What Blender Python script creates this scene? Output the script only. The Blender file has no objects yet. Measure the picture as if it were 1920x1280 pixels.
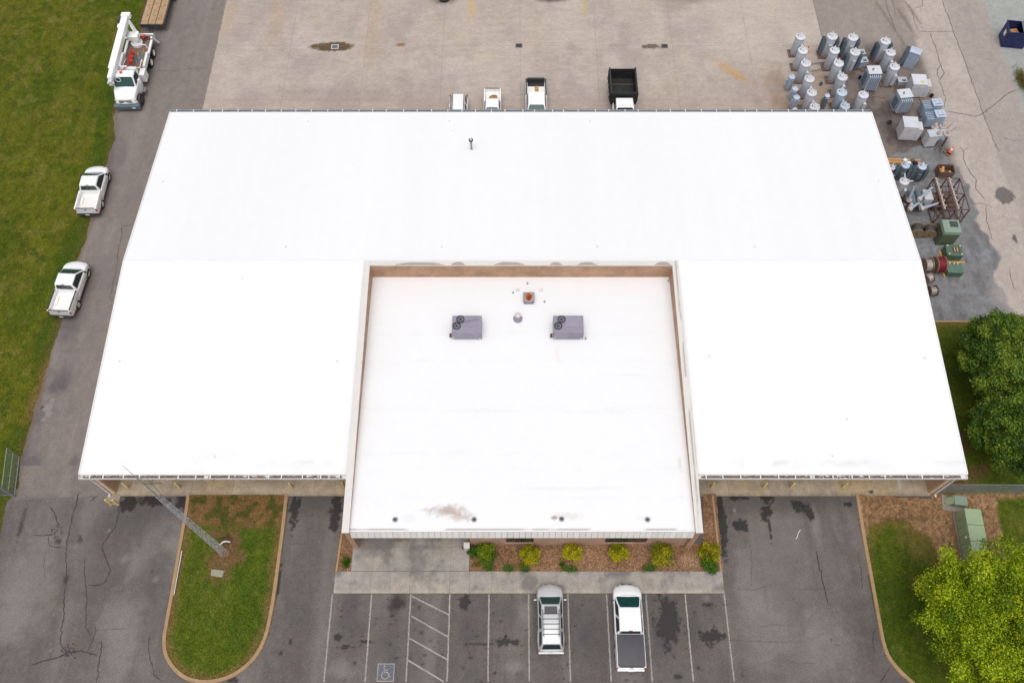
import bpy, bmesh, math, random
import numpy as np
from mathutils import Vector, Matrix
R = math.radians
random.seed(7)
rng = np.random.default_rng(7)
sc = bpy.context.scene
col = sc.collection

# ------------------------------------------------------------------ camera
FPX, PITCH, CAMH = 1598.0, R(61.72), 61.0          # focal length in photo pixels, depression angle, flying height
cam = bpy.data.cameras.new('camera'); camo = bpy.data.objects.new('camera', cam); col.objects.link(camo)
cam.sensor_width = 36.0; cam.lens = FPX / 1920 * 36; cam.clip_start = 1; cam.clip_end = 3000
camo.location = (0, 0, CAMH); camo.rotation_euler = (R(90) - PITCH, 0, 0)
sc.camera = camo
# ------------------------------------------------------------------ sky, sun, exposure (bright overcast)
SUN_EL, SUN_ROT = R(73), R(185)
w = bpy.data.worlds.new('World'); sc.world = w; w.use_nodes = True
nt = w.node_tree; nt.nodes.clear()
sky = nt.nodes.new('ShaderNodeTexSky'); sky.sky_type = 'NISHITA'; sky.sun_disc = False
sky.sun_elevation = SUN_EL; sky.sun_rotation = SUN_ROT; sky.dust_density = 4.0; sky.ozone_density = 1.0; sky.air_density = 1.0
hs = nt.nodes.new('ShaderNodeHueSaturation'); hs.inputs['Saturation'].default_value = 0.22   # cloud cover whitens the sky
bg = nt.nodes.new('ShaderNodeBackground'); bg.inputs['Strength'].default_value = 0.15
ow = nt.nodes.new('ShaderNodeOutputWorld')
nt.links.new(sky.outputs[0], hs.inputs['Color']); nt.links.new(hs.outputs[0], bg.inputs['Color']); nt.links.new(bg.outputs[0], ow.inputs[0])
sl = bpy.data.lights.new('sun', 'SUN'); sl.energy = 1.1; sl.angle = R(60); sl.color = (1, .965, .92)
so = bpy.data.objects.new('sun', sl); col.objects.link(so); so.location = (0, 0, 90)
# lamp direction: sky sun_rotation is measured clockwise from +Y
sd = Vector((math.sin(SUN_ROT) * math.cos(SUN_EL), math.cos(SUN_ROT) * math.cos(SUN_EL), math.sin(SUN_EL)))
so.rotation_euler = sd.to_track_quat('Z', 'Y').to_euler()
vs = sc.view_settings; vs.view_transform = 'Standard'; vs.look = 'None'; vs.gamma = 1; vs.use_curve_mapping = False
vs.exposure = 0.0
sc.cycles.max_bounces = 6; sc.cycles.transparent_max_bounces = 8

# ------------------------------------------------------------------ survey helpers
CS, CC = math.sin(PITCH), math.cos(PITCH)
def P(px, py, z=0.0):
    """place on the level z that is seen at this spot of the survey photograph"""
    u = (px - 960) / FPX; v = (py - 640) / FPX
    t = (z - CAMH) / (-CS - v * CC)
    return Vector((u * t, (CC - v * CS) * t, z))
def mpp(py):                                         # metres per photo pixel on the ground
    v = (py - 640) / FPX
    return CAMH / (CS + v * CC) / FPX
def lin(c):
    c = c / 255.0
    return c / 12.92 if c <= .04045 else ((c + .055) / 1.055) ** 2.4
KL = 1.30                                            # how bright the overcast light shows a level surface
def A(r, g, b): return (lin(r) / KL, lin(g) / KL, lin(b) / KL)

def h2(i, j, s): 
    q = np.sin(i * 127.1 + j * 311.7 + s * 74.7) * 43758.5453
    return q - np.floor(q)
def vn(x, y, s=0):
    i = np.floor(x); j = np.floor(y); fx = x - i; fy = y - j
    fx = fx * fx * (3 - 2 * fx); fy = fy * fy * (3 - 2 * fy)
    a = h2(i, j, s); b = h2(i + 1, j, s); c = h2(i, j + 1, s); d = h2(i + 1, j + 1, s)
    return (a * (1 - fx) + b * fx) * (1 - fy) + (c * (1 - fx) + d * fx) * fy
def fbm(x, y, s=0, o=4):
    t = 0; a = .5; n = 0
    for k in range(o):
        t = t + a * vn(x * 2 ** k, y * 2 ** k, s + k * 3.1); n += a; a *= .5
    return t / n
def sst(a, b, x):
    t = np.clip((x - a) / (b - a), 0, 1); return t * t * (3 - 2 * t)
def inside(poly, X, Y):
    r = np.zeros(X.shape, bool); n = len(poly)
    for k in range(n):
        x0, y0 = poly[k][:2]; x1, y1 = poly[(k + 1) % n][:2]
        if y0 == y1: continue
        c = ((Y >= min(y0, y1)) & (Y < max(y0, y1)))
        r ^= c & (X < x0 + (Y - y0) * (x1 - x0) / (y1 - y0))
    return r
def pdist(pl, X, Y, closed=False):
    d = np.full(X.shape, 1e9); n = len(pl)
    for k in range(n if closed else n - 1):
        x0, y0 = pl[k][:2]; x1, y1 = pl[(k + 1) % n][:2]
        dx, dy = x1 - x0, y1 - y0; l2 = dx * dx + dy * dy + 1e-9
        t = np.clip(((X - x0) * dx + (Y - y0) * dy) / l2, 0, 1)
        d = np.minimum(d, np.hypot(X - x0 - t * dx, Y - y0 - t * dy))
    return d
class Paint:
    """albedo and roughness of a flat surface, sampled on its vertices"""
    def __init__(s, X, Y, base, rough=.85):
        s.X, s.Y = X, Y
        s.C = np.empty((X.size, 3)); s.C[:] = base; s.Rg = np.full(X.size, rough)
    def mix(s, m, c, rough=None):
        m = np.clip(m, 0, 1)
        s.C += (np.array(c)[None, :] - s.C) * m[:, None]
        if rough is not None: s.Rg += (rough - s.Rg) * m
    def mul(s, f): s.C *= f[:, None]
    def blob(s, cx, cy, rx, ry, c, k=1, soft=.25, warp=.5, seed=0, fr=1.0, rough=None, rot=0):
        m = (abs(s.X - cx) < 2.2 * max(rx, ry)) & (abs(s.Y - cy) < 2.2 * max(rx, ry))
        if not m.any(): return
        x = s.X[m] - cx; y = s.Y[m] - cy
        if rot: x, y = x * math.cos(rot) + y * math.sin(rot), -x * math.sin(rot) + y * math.cos(rot)
        q = fr * 1.4 / min(rx, ry) ** .5
        d = np.hypot(x / rx, y / ry) + warp * 2 * (fbm(s.X[m] * q + seed * 7.7, s.Y[m] * q + seed * 3.3, seed) - .5) + warp * .9 * (fbm(s.X[m] * q * 3.7 + seed, s.Y[m] * q * 3.7, seed + 9) - .5)
        f = np.zeros(s.X.shape); f[m] = sst(1 + soft, 1 - soft, d) * k
        s.mix(f, c, rough)
    def px(s, px, py, rx, ry, c, **kw):
        p = P(px, py); q = mpp(py); s.blob(p.x, p.y, rx * q, ry * q * 1.05, c, **kw)

# ------------------------------------------------------------------ materials
def nodes(name):
    m = bpy.data.materials.new(name); m.use_nodes = True; t = m.node_tree
    return m, t, t.nodes['Principled BSDF'], t.nodes, t.links
def mat(name, c, rough=.55, metal=0.0, var=.14, scale=2.5, bump=0.0, bscale=40, coat=0.0, spec=.5, dirt=None, dirtk=.5, dscale=1.5, rnd=.06):
    m, t, b, N, L = nodes(name)
    tc = N.new('ShaderNodeTexCoord'); no = N.new('ShaderNodeTexNoise'); no.inputs['Scale'].default_value = scale; no.inputs['Detail'].default_value = 6
    L.new(tc.outputs['Object'], no.inputs['Vector'])
    mr = N.new('ShaderNodeMapRange'); mr.inputs['From Min'].default_value = .3; mr.inputs['From Max'].default_value = .7
    mr.inputs['To Min'].default_value = 1 - var; mr.inputs['To Max'].default_value = 1 + var
    L.new(no.outputs['Fac'], mr.inputs['Value'])
    oi = N.new('ShaderNodeObjectInfo'); m2 = N.new('ShaderNodeMapRange'); m2.inputs['To Min'].default_value = 1 - rnd; m2.inputs['To Max'].default_value = 1 + rnd
    L.new(oi.outputs['Random'], m2.inputs['Value'])
    mu = N.new('ShaderNodeMath'); mu.operation = 'MULTIPLY'; L.new(mr.outputs[0], mu.inputs[0]); L.new(m2.outputs[0], mu.inputs[1])
    vm = N.new('ShaderNodeVectorMath'); vm.operation = 'SCALE'; vm.inputs[0].default_value = c; L.new(mu.outputs[0], vm.inputs['Scale'])
    out = vm.outputs[0]
    if dirt:
        n2 = N.new('ShaderNodeTexNoise'); n2.inputs['Scale'].default_value = dscale; n2.inputs['Detail'].default_value = 8; n2.inputs['Roughness'].default_value = .65
        L.new(tc.outputs['Object'], n2.inputs['Vector'])
        r2 = N.new('ShaderNodeMapRange'); r2.inputs['From Min'].default_value = .5; r2.inputs['From Max'].default_value = .68; r2.inputs['To Max'].default_value = dirtk
        L.new(n2.outputs['Fac'], r2.inputs['Value'])
        mx = N.new('ShaderNodeMix'); mx.data_type = 'RGBA'; L.new(r2.outputs[0], mx.inputs[0]); L.new(out, mx.inputs[6]); mx.inputs[7].default_value = (*dirt, 1)
        out = mx.outputs[2]
    L.new(out, b.inputs['Base Color'])
    b.inputs['Roughness'].default_value = rough; b.inputs['Metallic'].default_value = metal
    b.inputs['Coat Weight'].default_value = coat; b.inputs['Specular IOR Level'].default_value = spec
    if bump:
        nb = N.new('ShaderNodeTexNoise'); nb.inputs['Scale'].default_value = bscale; nb.inputs['Detail'].default_value = 4; L.new(tc.outputs['Object'], nb.inputs['Vector'])
        bp = N.new('ShaderNodeBump'); bp.inputs['Strength'].default_value = bump; bp.inputs['Distance'].default_value = .02
        L.new(nb.outputs['Fac'], bp.inputs['Height']); L.new(bp.outputs[0], b.inputs['Normal'])
    return m
def gmat(name, s1=18, k1=.16, s2=2.2, k2=.08, bump=.25, bd=.02, stretch=None, spec=.3):
    """surface whose albedo lies on the vertices (Col), broken up by grain of two sizes"""
    m, t, b, N, L = nodes(name)
    at = N.new('ShaderNodeAttribute'); at.attribute_name = 'Col'
    tc = N.new('ShaderNodeTexCoord'); src = tc.outputs['Object']
    if stretch:
        mp = N.new('ShaderNodeMapping'); mp.inputs['Scale'].default_value = stretch; L.new(src, mp.inputs['Vector']); src = mp.outputs[0]
    fac = None
    for s, k in ((s1, k1), (s2, k2)):
        no = N.new('ShaderNodeTexNoise'); no.inputs['Scale'].default_value = s; no.inputs['Detail'].default_value = 5; no.inputs['Roughness'].default_value = .65
        L.new(src, no.inputs['Vector'])
        mr = N.new('ShaderNodeMapRange'); mr.inputs['From Min'].default_value = .25; mr.inputs['From Max'].default_value = .75
        mr.inputs['To Min'].default_value = 1 - k; mr.inputs['To Max'].default_value = 1 + k; L.new(no.outputs['Fac'], mr.inputs['Value'])
        if fac is None: fac = mr.outputs[0]; hgt = no.outputs['Fac']
        else:
            mu = N.new('ShaderNodeMath'); mu.operation = 'MULTIPLY'; L.new(fac, mu.inputs[0]); L.new(mr.outputs[0], mu.inputs[1]); fac = mu.outputs[0]
    vm = N.new('ShaderNodeVectorMath'); vm.operation = 'SCALE'; L.new(at.outputs['Color'], vm.inputs[0]); L.new(fac, vm.inputs['Scale'])
    L.new(vm.outputs[0], b.inputs['Base Color']); L.new(at.outputs['Alpha'], b.inputs['Roughness']); b.inputs['Specular IOR Level'].default_value = spec
    if bump:
        bp = N.new('ShaderNodeBump'); bp.inputs['Strength'].default_value = bump; bp.inputs['Distance'].default_value = bd
        L.new(hgt, bp.inputs['Height']); L.new(bp.outputs[0], b.inputs['Normal'])
    return m
def leafmat(name, trans=.3):
    m, t, b, N, L = nodes(name)
    at = N.new('ShaderNodeAttribute'); at.attribute_name = 'Col'
    L.new(at.outputs['Color'], b.inputs['Base Color']); b.inputs['Roughness'].default_value = .5; b.inputs['Specular IOR Level'].default_value = .3
    tr = N.new('ShaderNodeBsdfTranslucent'); L.new(at.outputs['Color'], tr.inputs['Color'])
    mx = N.new('ShaderNodeMixShader'); mx.inputs[0].default_value = trans
    L.new(b.outputs[0], mx.inputs[1]); L.new(tr.outputs[0], mx.inputs[2]); L.new(mx.outputs[0], N['Material Output'].inputs['Surface'])
    return m
def brickmat(name, c1, c2, mortar):
    m, t, b, N, L = nodes(name)
    tc = N.new('ShaderNodeTexCoord'); sp = N.new('ShaderNodeSeparateXYZ'); L.new(tc.outputs['Object'], sp.inputs[0])
    ad = N.new('ShaderNodeMath'); ad.operation = 'ADD'; L.new(sp.outputs[0], ad.inputs[0]); L.new(sp.outputs[1], ad.inputs[1])
    cb = N.new('ShaderNodeCombineXYZ'); L.new(ad.outputs[0], cb.inputs[0]); L.new(sp.outputs[2], cb.inputs[1])
    br = N.new('ShaderNodeTexBrick'); br.inputs['Scale'].default_value = 1; br.inputs['Brick Width'].default_value = .215; br.inputs['Row Height'].default_value = .075
    br.inputs['Mortar Size'].default_value = .006; br.inputs['Color1'].default_value = (*c1, 1); br.inputs['Color2'].default_value = (*c2, 1); br.inputs['Mortar'].default_value = (*mortar, 1)
    L.new(cb.outputs[0], br.inputs['Vector'])
    no = N.new('ShaderNodeTexNoise'); no.inputs['Scale'].default_value = 1.2; no.inputs['Detail'].default_value = 8; L.new(tc.outputs['Object'], no.inputs['Vector'])
    mr = N.new('ShaderNodeMapRange'); mr.inputs['From Min'].default_value = .3; mr.inputs['From Max'].default_value = .7; mr.inputs['To Min'].default_value = .8; mr.inputs['To Max'].default_value = 1.18
    L.new(no.outputs['Fac'], mr.inputs['Value'])
    vm = N.new('ShaderNodeVectorMath'); vm.operation = 'SCALE'; L.new(br.outputs['Color'], vm.inputs[0]); L.new(mr.outputs[0], vm.inputs['Scale'])
    L.new(vm.outputs[0], b.inputs['Base Color']); b.inputs['Roughness'].default_value = .85
    bp = N.new('ShaderNodeBump'); bp.inputs['Strength'].default_value = .5; bp.inputs['Distance'].default_value = .01; bp.invert = True
    L.new(br.outputs['Fac'], bp.inputs['Height']); L.new(bp.outputs[0], b.inputs['Normal'])
    return m
M = {}
M['asphalt'] = gmat('asphalt', 9, .30, 1.7, .10, .4, .02)
M['concrete'] = gmat('concrete', 6, .20, 1.1, .10, .2, .01, stretch=(.5, 1.7, 1))
M['slab'] = gmat('pavement_concrete', 8, .20, 1.3, .24, .25, .01)
M['lawn'] = gmat('lawn_turf', 9, .55, 2.2, .30, .8, .06, spec=.15)
M['mulch'] = gmat('bark_mulch', 15, 1.2, 6, .15, 1.0, .06, spec=.15)
M['membrane'] = gmat('white_roof_membrane', 1.1, .012, 6, .012, .05, .01)
M['leaf'] = leafmat('leaf'); M['blade'] = leafmat('grass_blade', .2)
M['brick'] = brickmat('tan_brick', A(206, 164, 132), A(190, 146, 116), A(208, 184, 160))
M['brick_pink'] = brickmat('pinkish_brick', A(204, 164, 140), A(190, 148, 124), A(214, 190, 172))
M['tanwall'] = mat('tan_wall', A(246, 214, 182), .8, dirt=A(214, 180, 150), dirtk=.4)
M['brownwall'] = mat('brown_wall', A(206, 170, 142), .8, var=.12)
M['white'] = mat('white_trim', (.74, .73, .72), .5, var=.04)
M['fascia'] = mat('white_fascia_metal', (.88, .85, .82), .5, var=.05, dirt=(.5, .45, .41), dirtk=.25, dscale=2.5)
M['boot'] = mat('roof_boot_white', (.66, .66, .67), .6, var=.05)
M['whitewarm'] = mat('weathered_white_metal', (.66, .62, .59), .55, var=.06, dirt=(.36, .28, .24), dirtk=.35, dscale=2.2)
M['gutter'] = mat('grey_gutter', A(176, 180, 188), .5, var=.08)
M['debris'] = mat('leaf_debris', A(132, 114, 100), .95, var=.5, scale=9, bump=.6, bscale=30)
M['paint'] = mat('white_vehicle_paint', (.86, .865, .875), .28, var=.02, coat=.5)
M['silver'] = mat('silver_vehicle_paint', (.52, .52, .53), .32, metal=.25, var=.03, coat=.5, dirt=(.66, .62, .6), dirtk=.25)
M['bedliner'] = mat('white_bed_floor', (.82, .80, .77), .6, var=.06, dirt=(.62, .57, .5), dirtk=.4, dscale=2.5)
M['glass'] = mat('tinted_glass', (.012, .03, .03), .06, var=.05, spec=.6)
M['glassgreen'] = mat('green_windshield', (.012, .06, .055), .06, var=.1, spec=.6)
M['blackplastic'] = mat('black_plastic', (.03, .031, .036), .5, var=.15)
M['tonneau'] = mat('charcoal_vinyl', A(86, 84, 90), .6, var=.06)
M['tyre'] = mat('tyre_rubber', (.022, .022, .024), .85, var=.2)
M['rim'] = mat('alloy_rim', (.55, .52, .48), .45, metal=.15, var=.15)
M['whiterim'] = mat('white_steel_rim', (.8, .78, .73), .45, var=.1)
M['chrome'] = mat('dull_chrome', (.55, .55, .56), .25, metal=.8, var=.05)
M['red'] = mat('red_lens', (.42, .015, .02), .3, var=.05)
M['redpaint'] = mat('red_auger_paint', (.62, .05, .025), .5, var=.15)
M['orange'] = mat('orange_cone_plastic', (.75, .1, .02), .5, var=.08)
M['amber'] = mat('clear_lens', (.6, .58, .55), .2, var=.05)
M['wood'] = mat('weathered_wood', A(196, 166, 128), .85, var=.25, scale=6, dirt=A(140, 80, 50), dirtk=.6, dscale=2)
M['newwood'] = mat('new_timber', A(222, 168, 98), .75, var=.15, scale=5)
M['pallet'] = mat('pallet_wood', A(142, 116, 104), .9, var=.3, scale=5)
M['rusty'] = mat('rusty_steel', A(120, 92, 84), .85, var=.25, scale=5, dirt=A(96, 56, 44), dirtk=.7, dscale=5)
M['rustplate'] = mat('rust_stained_plate', A(150, 146, 156), .7, var=.06, dirt=A(178, 70, 28), dirtk=1.0, dscale=2.0)
M['hvac'] = mat('lavender_grey_metal', A(162, 155, 172), .5, var=.05, dirt=A(138, 130, 142), dirtk=.4)
M['darkmetal'] = mat('dark_metal', (.05, .05, .055), .5, var=.2)
M['steel'] = mat('galvanised_steel', A(168, 172, 180), .45, metal=.35, var=.15, scale=6)
M['tower'] = mat('galvanised_tower', A(196, 196, 202), .5, metal=.0, var=.2, scale=4)
M['tx'] = mat('light_grey_tank_paint', A(204, 209, 218), .45, var=.05, dirt=A(150, 148, 150), dirtk=.4)
M['txlid'] = mat('pale_grey_lid_paint', A(228, 230, 238), .45, var=.05, dirt=A(180, 176, 172), dirtk=.3)
M['txblue'] = mat('blue_grey_tank_paint', A(180, 198, 218), .45, var=.06, dirt=A(120, 132, 146), dirtk=.4)
M['txbluelid'] = mat('pale_blue_lid_paint', A(200, 214, 234), .45, var=.06)
M['txdark'] = mat('dark_slate_radiator', A(108, 122, 134), .5, var=.08)
M['txwhite'] = mat('off_white_cabinet_paint', A(226, 226, 232), .5, var=.04, dirt=A(186, 178, 168), dirtk=.4)
M['porcelain'] = mat('white_porcelain', (.7, .7, .71), .25, var=.04)
M['porcelainblue'] = mat('pale_blue_insulator', A(176, 190, 206), .3, var=.05)
M['porcelainpink'] = mat('weathered_porcelain', A(206, 192, 186), .4, var=.1)
M['cream'] = mat('cream_insulator', A(236, 214, 176), .4, var=.06)
M['green'] = mat('pad_green_paint', A(166, 186, 146), .5, var=.05, dirt=A(152, 170, 132), dirtk=.4)
M['dkgreen'] = mat('dark_green_paint', A(84, 112, 92), .5, var=.06)
M['olive'] = mat('olive_green_paint', A(104, 116, 92), .55, var=.08, dirt=A(84, 92, 72), dirtk=.4)
M['palegreen'] = mat('pale_green_paint', A(146, 164, 148), .5, var=.05)
M['cable'] = mat('black_cable', (.05, .047, .045), .6, var=.35, scale=9)
M['redcable'] = mat('dark_red_cable', A(128, 22, 44), .5, var=.25, scale=8)
M['silvercable'] = mat('bare_aluminium_cable', A(190, 182, 178), .4, metal=.3, var=.2, scale=8)
M['reelwood'] = mat('reel_wood', A(150, 126, 100), .85, var=.25, scale=5)
M['paintline'] = mat('worn_white_line', A(176, 170, 166), .8, var=.22, scale=7, dirt=A(116, 108, 105), dirtk=1.0, dscale=9)
M['adablue'] = mat('worn_blue_paint', A(108, 110, 122), .8, var=.25, scale=6, dirt=A(114, 108, 106), dirtk=1.0, dscale=5)
M['kerb'] = mat('tan_kerb_concrete', A(184, 152, 116), .85, var=.14, scale=3, bump=.3, dirt=A(140, 112, 84), dirtk=.4)
M['bollard'] = mat('faded_yellow_paint', A(246, 220, 148), .6, var=.08)
M['tar'] = mat('crack_tar', A(62, 56, 58), .7, var=.25, scale=6)
M['faintcrack'] = mat('hairline_crack', A(92, 85, 83), .9, var=.2, scale=6)
M['yardcrack'] = mat('road_crack', A(122, 110, 104), .9, var=.2, scale=6)
M['joint'] = mat('joint_filler', A(150, 136, 124), .9, var=.2, scale=3)
M['bluebin'] = mat('dark_blue_paint', A(24, 34, 92), .45, var=.2, scale=2, dirt=A(52, 66, 112), dirtk=.5)
M['bark'] = mat('bark', (.09, .07, .055), .9, var=.3, scale=8)
M['lidgreen'] = mat('grey_green_lid', A(158, 162, 138), .8, var=.08)
M['blackbed'] = mat('black_dump_bed', (.018, .018, .02), .5, var=.25, dirt=(.05, .048, .047), dirtk=.6)
M['cardboard'] = mat('brown_plywood', A(198, 146, 92), .8, var=.1)
M['soil'] = mat('tan_soil', A(176, 134, 92), .95, var=.35, scale=7, bump=.6)
M['puddle'] = mat('puddle_water', (.03, .026, .018), .04, var=.1)
M['sticker'] = mat('white_sticker', (.75, .75, .75), .5, var=.05)

# ------------------------------------------------------------------ object helpers
def tag(o, label=None, cat=None, group=None, kind=None):
    if label: o['label'] = label
    if cat: o['category'] = cat
    if group: o['group'] = group
    if kind: o['kind'] = kind
    return o
def thing(name, label, cat, loc=(0, 0, 0), rz=0, group=None, kind=None):
    o = bpy.data.objects.new(name, None); o.empty_display_size = .2; col.objects.link(o)
    o.location = loc; o.rotation_euler = (0, 0, rz)
    return tag(o, label, cat, group, kind)
def copy_tree(o, parent=None):
    c = o.copy(); col.objects.link(c); c.parent = parent
    for ch in o.children: copy_tree(ch, c)
    return c
def link_mesh(name, me, m, parent=None):
    if m is not None: me.materials.append(m)
    o = bpy.data.objects.new(name, me); col.objects.link(o)
    if parent is not None: o.parent = parent
    return o
class MB:
    def __init__(s): s.v = []; s.f = []
    def add(s, vs, fs):
        k = len(s.v); s.v += [tuple(q) for q in vs]; s.f += [tuple(i + k for i in f) for f in fs]; return s
    def box(s, cx, cy, cz, sx, sy, sz, rz=0, top=1.0, topy=None):
        """centre x,y; bottom z; sizes; top scales the upper face"""
        ty = top if topy is None else topy; vs = []
        for z, kx, ky in ((cz, 1, 1), (cz + sz, top, ty)):
            for a, b in ((-1, -1), (1, -1), (1, 1), (-1, 1)):
                x, y = a * sx / 2 * kx, b * sy / 2 * ky
                vs.append((cx + x * math.cos(rz) - y * math.sin(rz), cy + x * math.sin(rz) + y * math.cos(rz), z))
        return s.add(vs, [(3, 2, 1, 0), (4, 5, 6, 7), (0, 1, 5, 4), (1, 2, 6, 5), (2, 3, 7, 6), (3, 0, 4, 7)])
    def tube(s, p0, p1, r0, r1=None, n=8, caps=True):
        r1 = r0 if r1 is None else r1; p0 = Vector(p0); p1 = Vector(p1); d = (p1 - p0).normalized()
        u = d.orthogonal().normalized(); v = d.cross(u); vs = []
        for p, r in ((p0, r0), (p1, r1)):
            for k in range(n):
                a = 2 * math.pi * k / n; vs.append(p + u * (r * math.cos(a)) + v * (r * math.sin(a)))
        fs = [(k, (k + 1) % n, n + (k + 1) % n, n + k) for k in range(n)]
        if caps: fs += [tuple(reversed(range(n))), tuple(range(n, 2 * n))]
        return s.add(vs, fs)
    def lathe(s, prof, base=(0, 0, 0), axis=(0, 0, 1), n=16, sy=1.0):
        """profile of (radius, height along the axis)"""
        b = Vector(base); d = Vector(axis).normalized()
        u = Vector((1, 0, 0)) if abs(d.z) > .99 else d.orthogonal().normalized(); v = d.cross(u); vs = []; fs = []
        for r, h in prof:
            for k in range(n):
                a = 2 * math.pi * k / n; vs.append(b + d * h + u * (r * math.cos(a)) + v * (r * sy * math.sin(a)))
        for j in range(len(prof) - 1):
            for k in range(n): fs.append((j * n + k, j * n + (k + 1) % n, (j + 1) * n + (k + 1) % n, (j + 1) * n + k))
        fs += [tuple(reversed(range(n))), tuple(range((len(prof) - 1) * n, len(prof) * n))]
        return s.add(vs, fs)
    def prism(s, poly, z0, z1):
        n = len(poly); vs = [(p[0], p[1], z0) for p in poly] + [(p[0], p[1], z1) for p in poly]
        return s.add(vs, [tuple(reversed(range(n))), tuple(range(n, 2 * n))] + [(k, (k + 1) % n, n + (k + 1) % n, n + k) for k in range(n)])
    def side(s, prof, x0, x1):
        """(y,z) outline pushed along x"""
        n = len(prof); vs = [(x0, p[0], p[1]) for p in prof] + [(x1, p[0], p[1]) for p in prof]
        return s.add(vs, [tuple(range(n)), tuple(reversed(range(n, 2 * n)))] + [(k, n + k, n + (k + 1) % n, (k + 1) % n) for k in range(n)])
    def poly(s, pts): return s.add(pts, [tuple(range(len(pts)))])
    def path(s, pts, r, n=6):
        for a, b in zip(pts[:-1], pts[1:]): s.tube(a, b, r, r, n)
        return s
    def mesh(s, name, bevel=0, seg=2, smooth=None, fix=True):
        me = bpy.data.meshes.new(name); me.from_pydata(s.v, [], s.f)
        bm = bmesh.new(); bm.from_mesh(me)
        if fix: bmesh.ops.recalc_face_normals(bm, faces=bm.faces)
        if bevel:
            es = [e for e in bm.edges if len(e.link_faces) == 2 and e.calc_face_angle(0) > .5]
            bmesh.ops.bevel(bm, geom=es, offset=bevel, segments=seg, affect='EDGES', profile=.5, clamp_overlap=True)
        bm.to_mesh(me); bm.free()
        if smooth:
            me.polygons.foreach_set('use_smooth', [True] * len(me.polygons)); me.set_sharp_from_angle(angle=R(smooth))
        return me
    def build(s, name, m, parent=None, **k):
        return link_mesh(name, s.mesh(name, **k), M[m] if isinstance(m, str) else m, parent)
def sheet(name, x0, x1, y0, y1, res, z, fn, m, keep=None, edge=None, zfn=None, parent=None, kind='structure', rough=.85):
    nx = max(2, int(round((x1 - x0) / res)) + 1); ny = max(2, int(round((y1 - y0) / res)) + 1)
    X, Y = np.meshgrid(np.linspace(x0, x1, nx), np.linspace(y0, y1, ny)); X = X.ravel(); Y = Y.ravel()
    if edge is not None: X = x0 + (X - x0) / (x1 - x0) * (edge(Y) - x0)
    i = np.arange(nx * ny).reshape(ny, nx)
    F = np.stack([i[:-1, :-1], i[:-1, 1:], i[1:, 1:], i[1:, :-1]], -1).reshape(-1, 4)
    if keep is not None:
        F = F[keep(X[F].mean(1), Y[F].mean(1))]
        used = np.unique(F); mp = np.full(nx * ny, -1); mp[used] = np.arange(used.size); F = mp[F]; X = X[used]; Y = Y[used]
    Z = np.full(X.size, z, float) if zfn is None else zfn(X, Y)
    p = fn(X, Y)
    me = bpy.data.meshes.new(name); me.vertices.add(X.size); me.vertices.foreach_set('co', np.stack([X, Y, Z], -1).ravel())
    me.loops.add(F.size); me.loops.foreach_set('vertex_index', F.ravel().astype(np.int32))
    me.polygons.add(len(F)); me.polygons.foreach_set('loop_start', np.arange(0, F.size, 4, dtype=np.int32))
    me.update(calc_edges=True)
    ca = me.color_attributes.new('Col', 'FLOAT_COLOR', 'POINT')
    ca.data.foreach_set('color', np.concatenate([np.clip(p.C, 0, 1), p.Rg[:, None]], 1).ravel().astype(np.float32))
    o = link_mesh(name, me, M[m], parent)
    if parent is None: o['kind'] = kind
    return o
def faces_mesh(name, V, nper, C, m, parent=None):
    """many separate little faces: V is (n*nper,3), one colour per face"""
    n = len(V) // nper
    me = bpy.data.meshes.new(name); me.vertices.add(len(V)); me.vertices.foreach_set('co', V.astype(np.float32).ravel())
    me.loops.add(len(V)); me.loops.foreach_set('vertex_index', np.arange(len(V), dtype=np.int32))
    me.polygons.add(n); me.polygons.foreach_set('loop_start', np.arange(0, len(V), nper, dtype=np.int32)); me.update(calc_edges=True)
    ca = me.color_attributes.new('Col', 'FLOAT_COLOR', 'POINT')
    CC4 = np.concatenate([np.repeat(C, nper, 0), np.ones((len(V), 1))], 1)
    ca.data.foreach_set('color', CC4.ravel().astype(np.float32))
    return link_mesh(name, me, M[m], parent)
def ribbon(name, pts, wd, z, m, parent, jit=.35, seg=.25, seed=0, taper=True, wob=0.0):
    """irregular flat strip along a ground line"""
    rr = random.Random(seed); out = []
    for a, b in zip(pts[:-1], pts[1:]):
        a = Vector(a); b = Vector(b); n = max(1, int((b - a).length / seg))
        out += [a.lerp(b, k / n) for k in range(n)]
    out.append(Vector(pts[-1]))
    vs = []; n = len(out)
    if wob:
        w1 = 0
        for k in range(1, n - 1):
            w1 = w1 * .8 + rr.gauss(0, wob * .5); out[k] = out[k] + Vector((w1 + rr.gauss(0, wob * .25), rr.gauss(0, wob * .25) + w1 * .4, 0))
    for k, p in enumerate(out):
        d = (out[min(k + 1, n - 1)] - out[max(k - 1, 0)]); d.z = 0; d.normalize(); q = Vector((-d.y, d.x, 0))
        ww = wd * (1 + rr.uniform(-jit, jit)) * .5
        if taper and n > 3: ww *= min(1, .35 + .65 * min(k, n - 1 - k) / 2)
        o = q * rr.uniform(-jit, jit) * wd * .9
        vs += [(*(p + o + q * ww).xy, z), (*(p + o - q * ww).xy, z)]
    b = MB(); b.add(vs, [(2 * k, 2 * k + 1, 2 * k + 3, 2 * k + 2) for k in range(n - 1)])
    return b.build(name, m, parent)

# ================================================================== GROUND
def PP(l, z=0): return [P(x, y, z) for x, y in l]
gb = MB(); gb.poly([(-1500, -1500, -.03), (1500, -1500, -.03), (1500, 1500, -.03), (-1500, 1500, -.03)])
ground = gb.build('ground', mat('far_grass', A(86, 94, 34), .9, var=.35, scale=.6)); ground['kind'] = 'structure'

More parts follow.
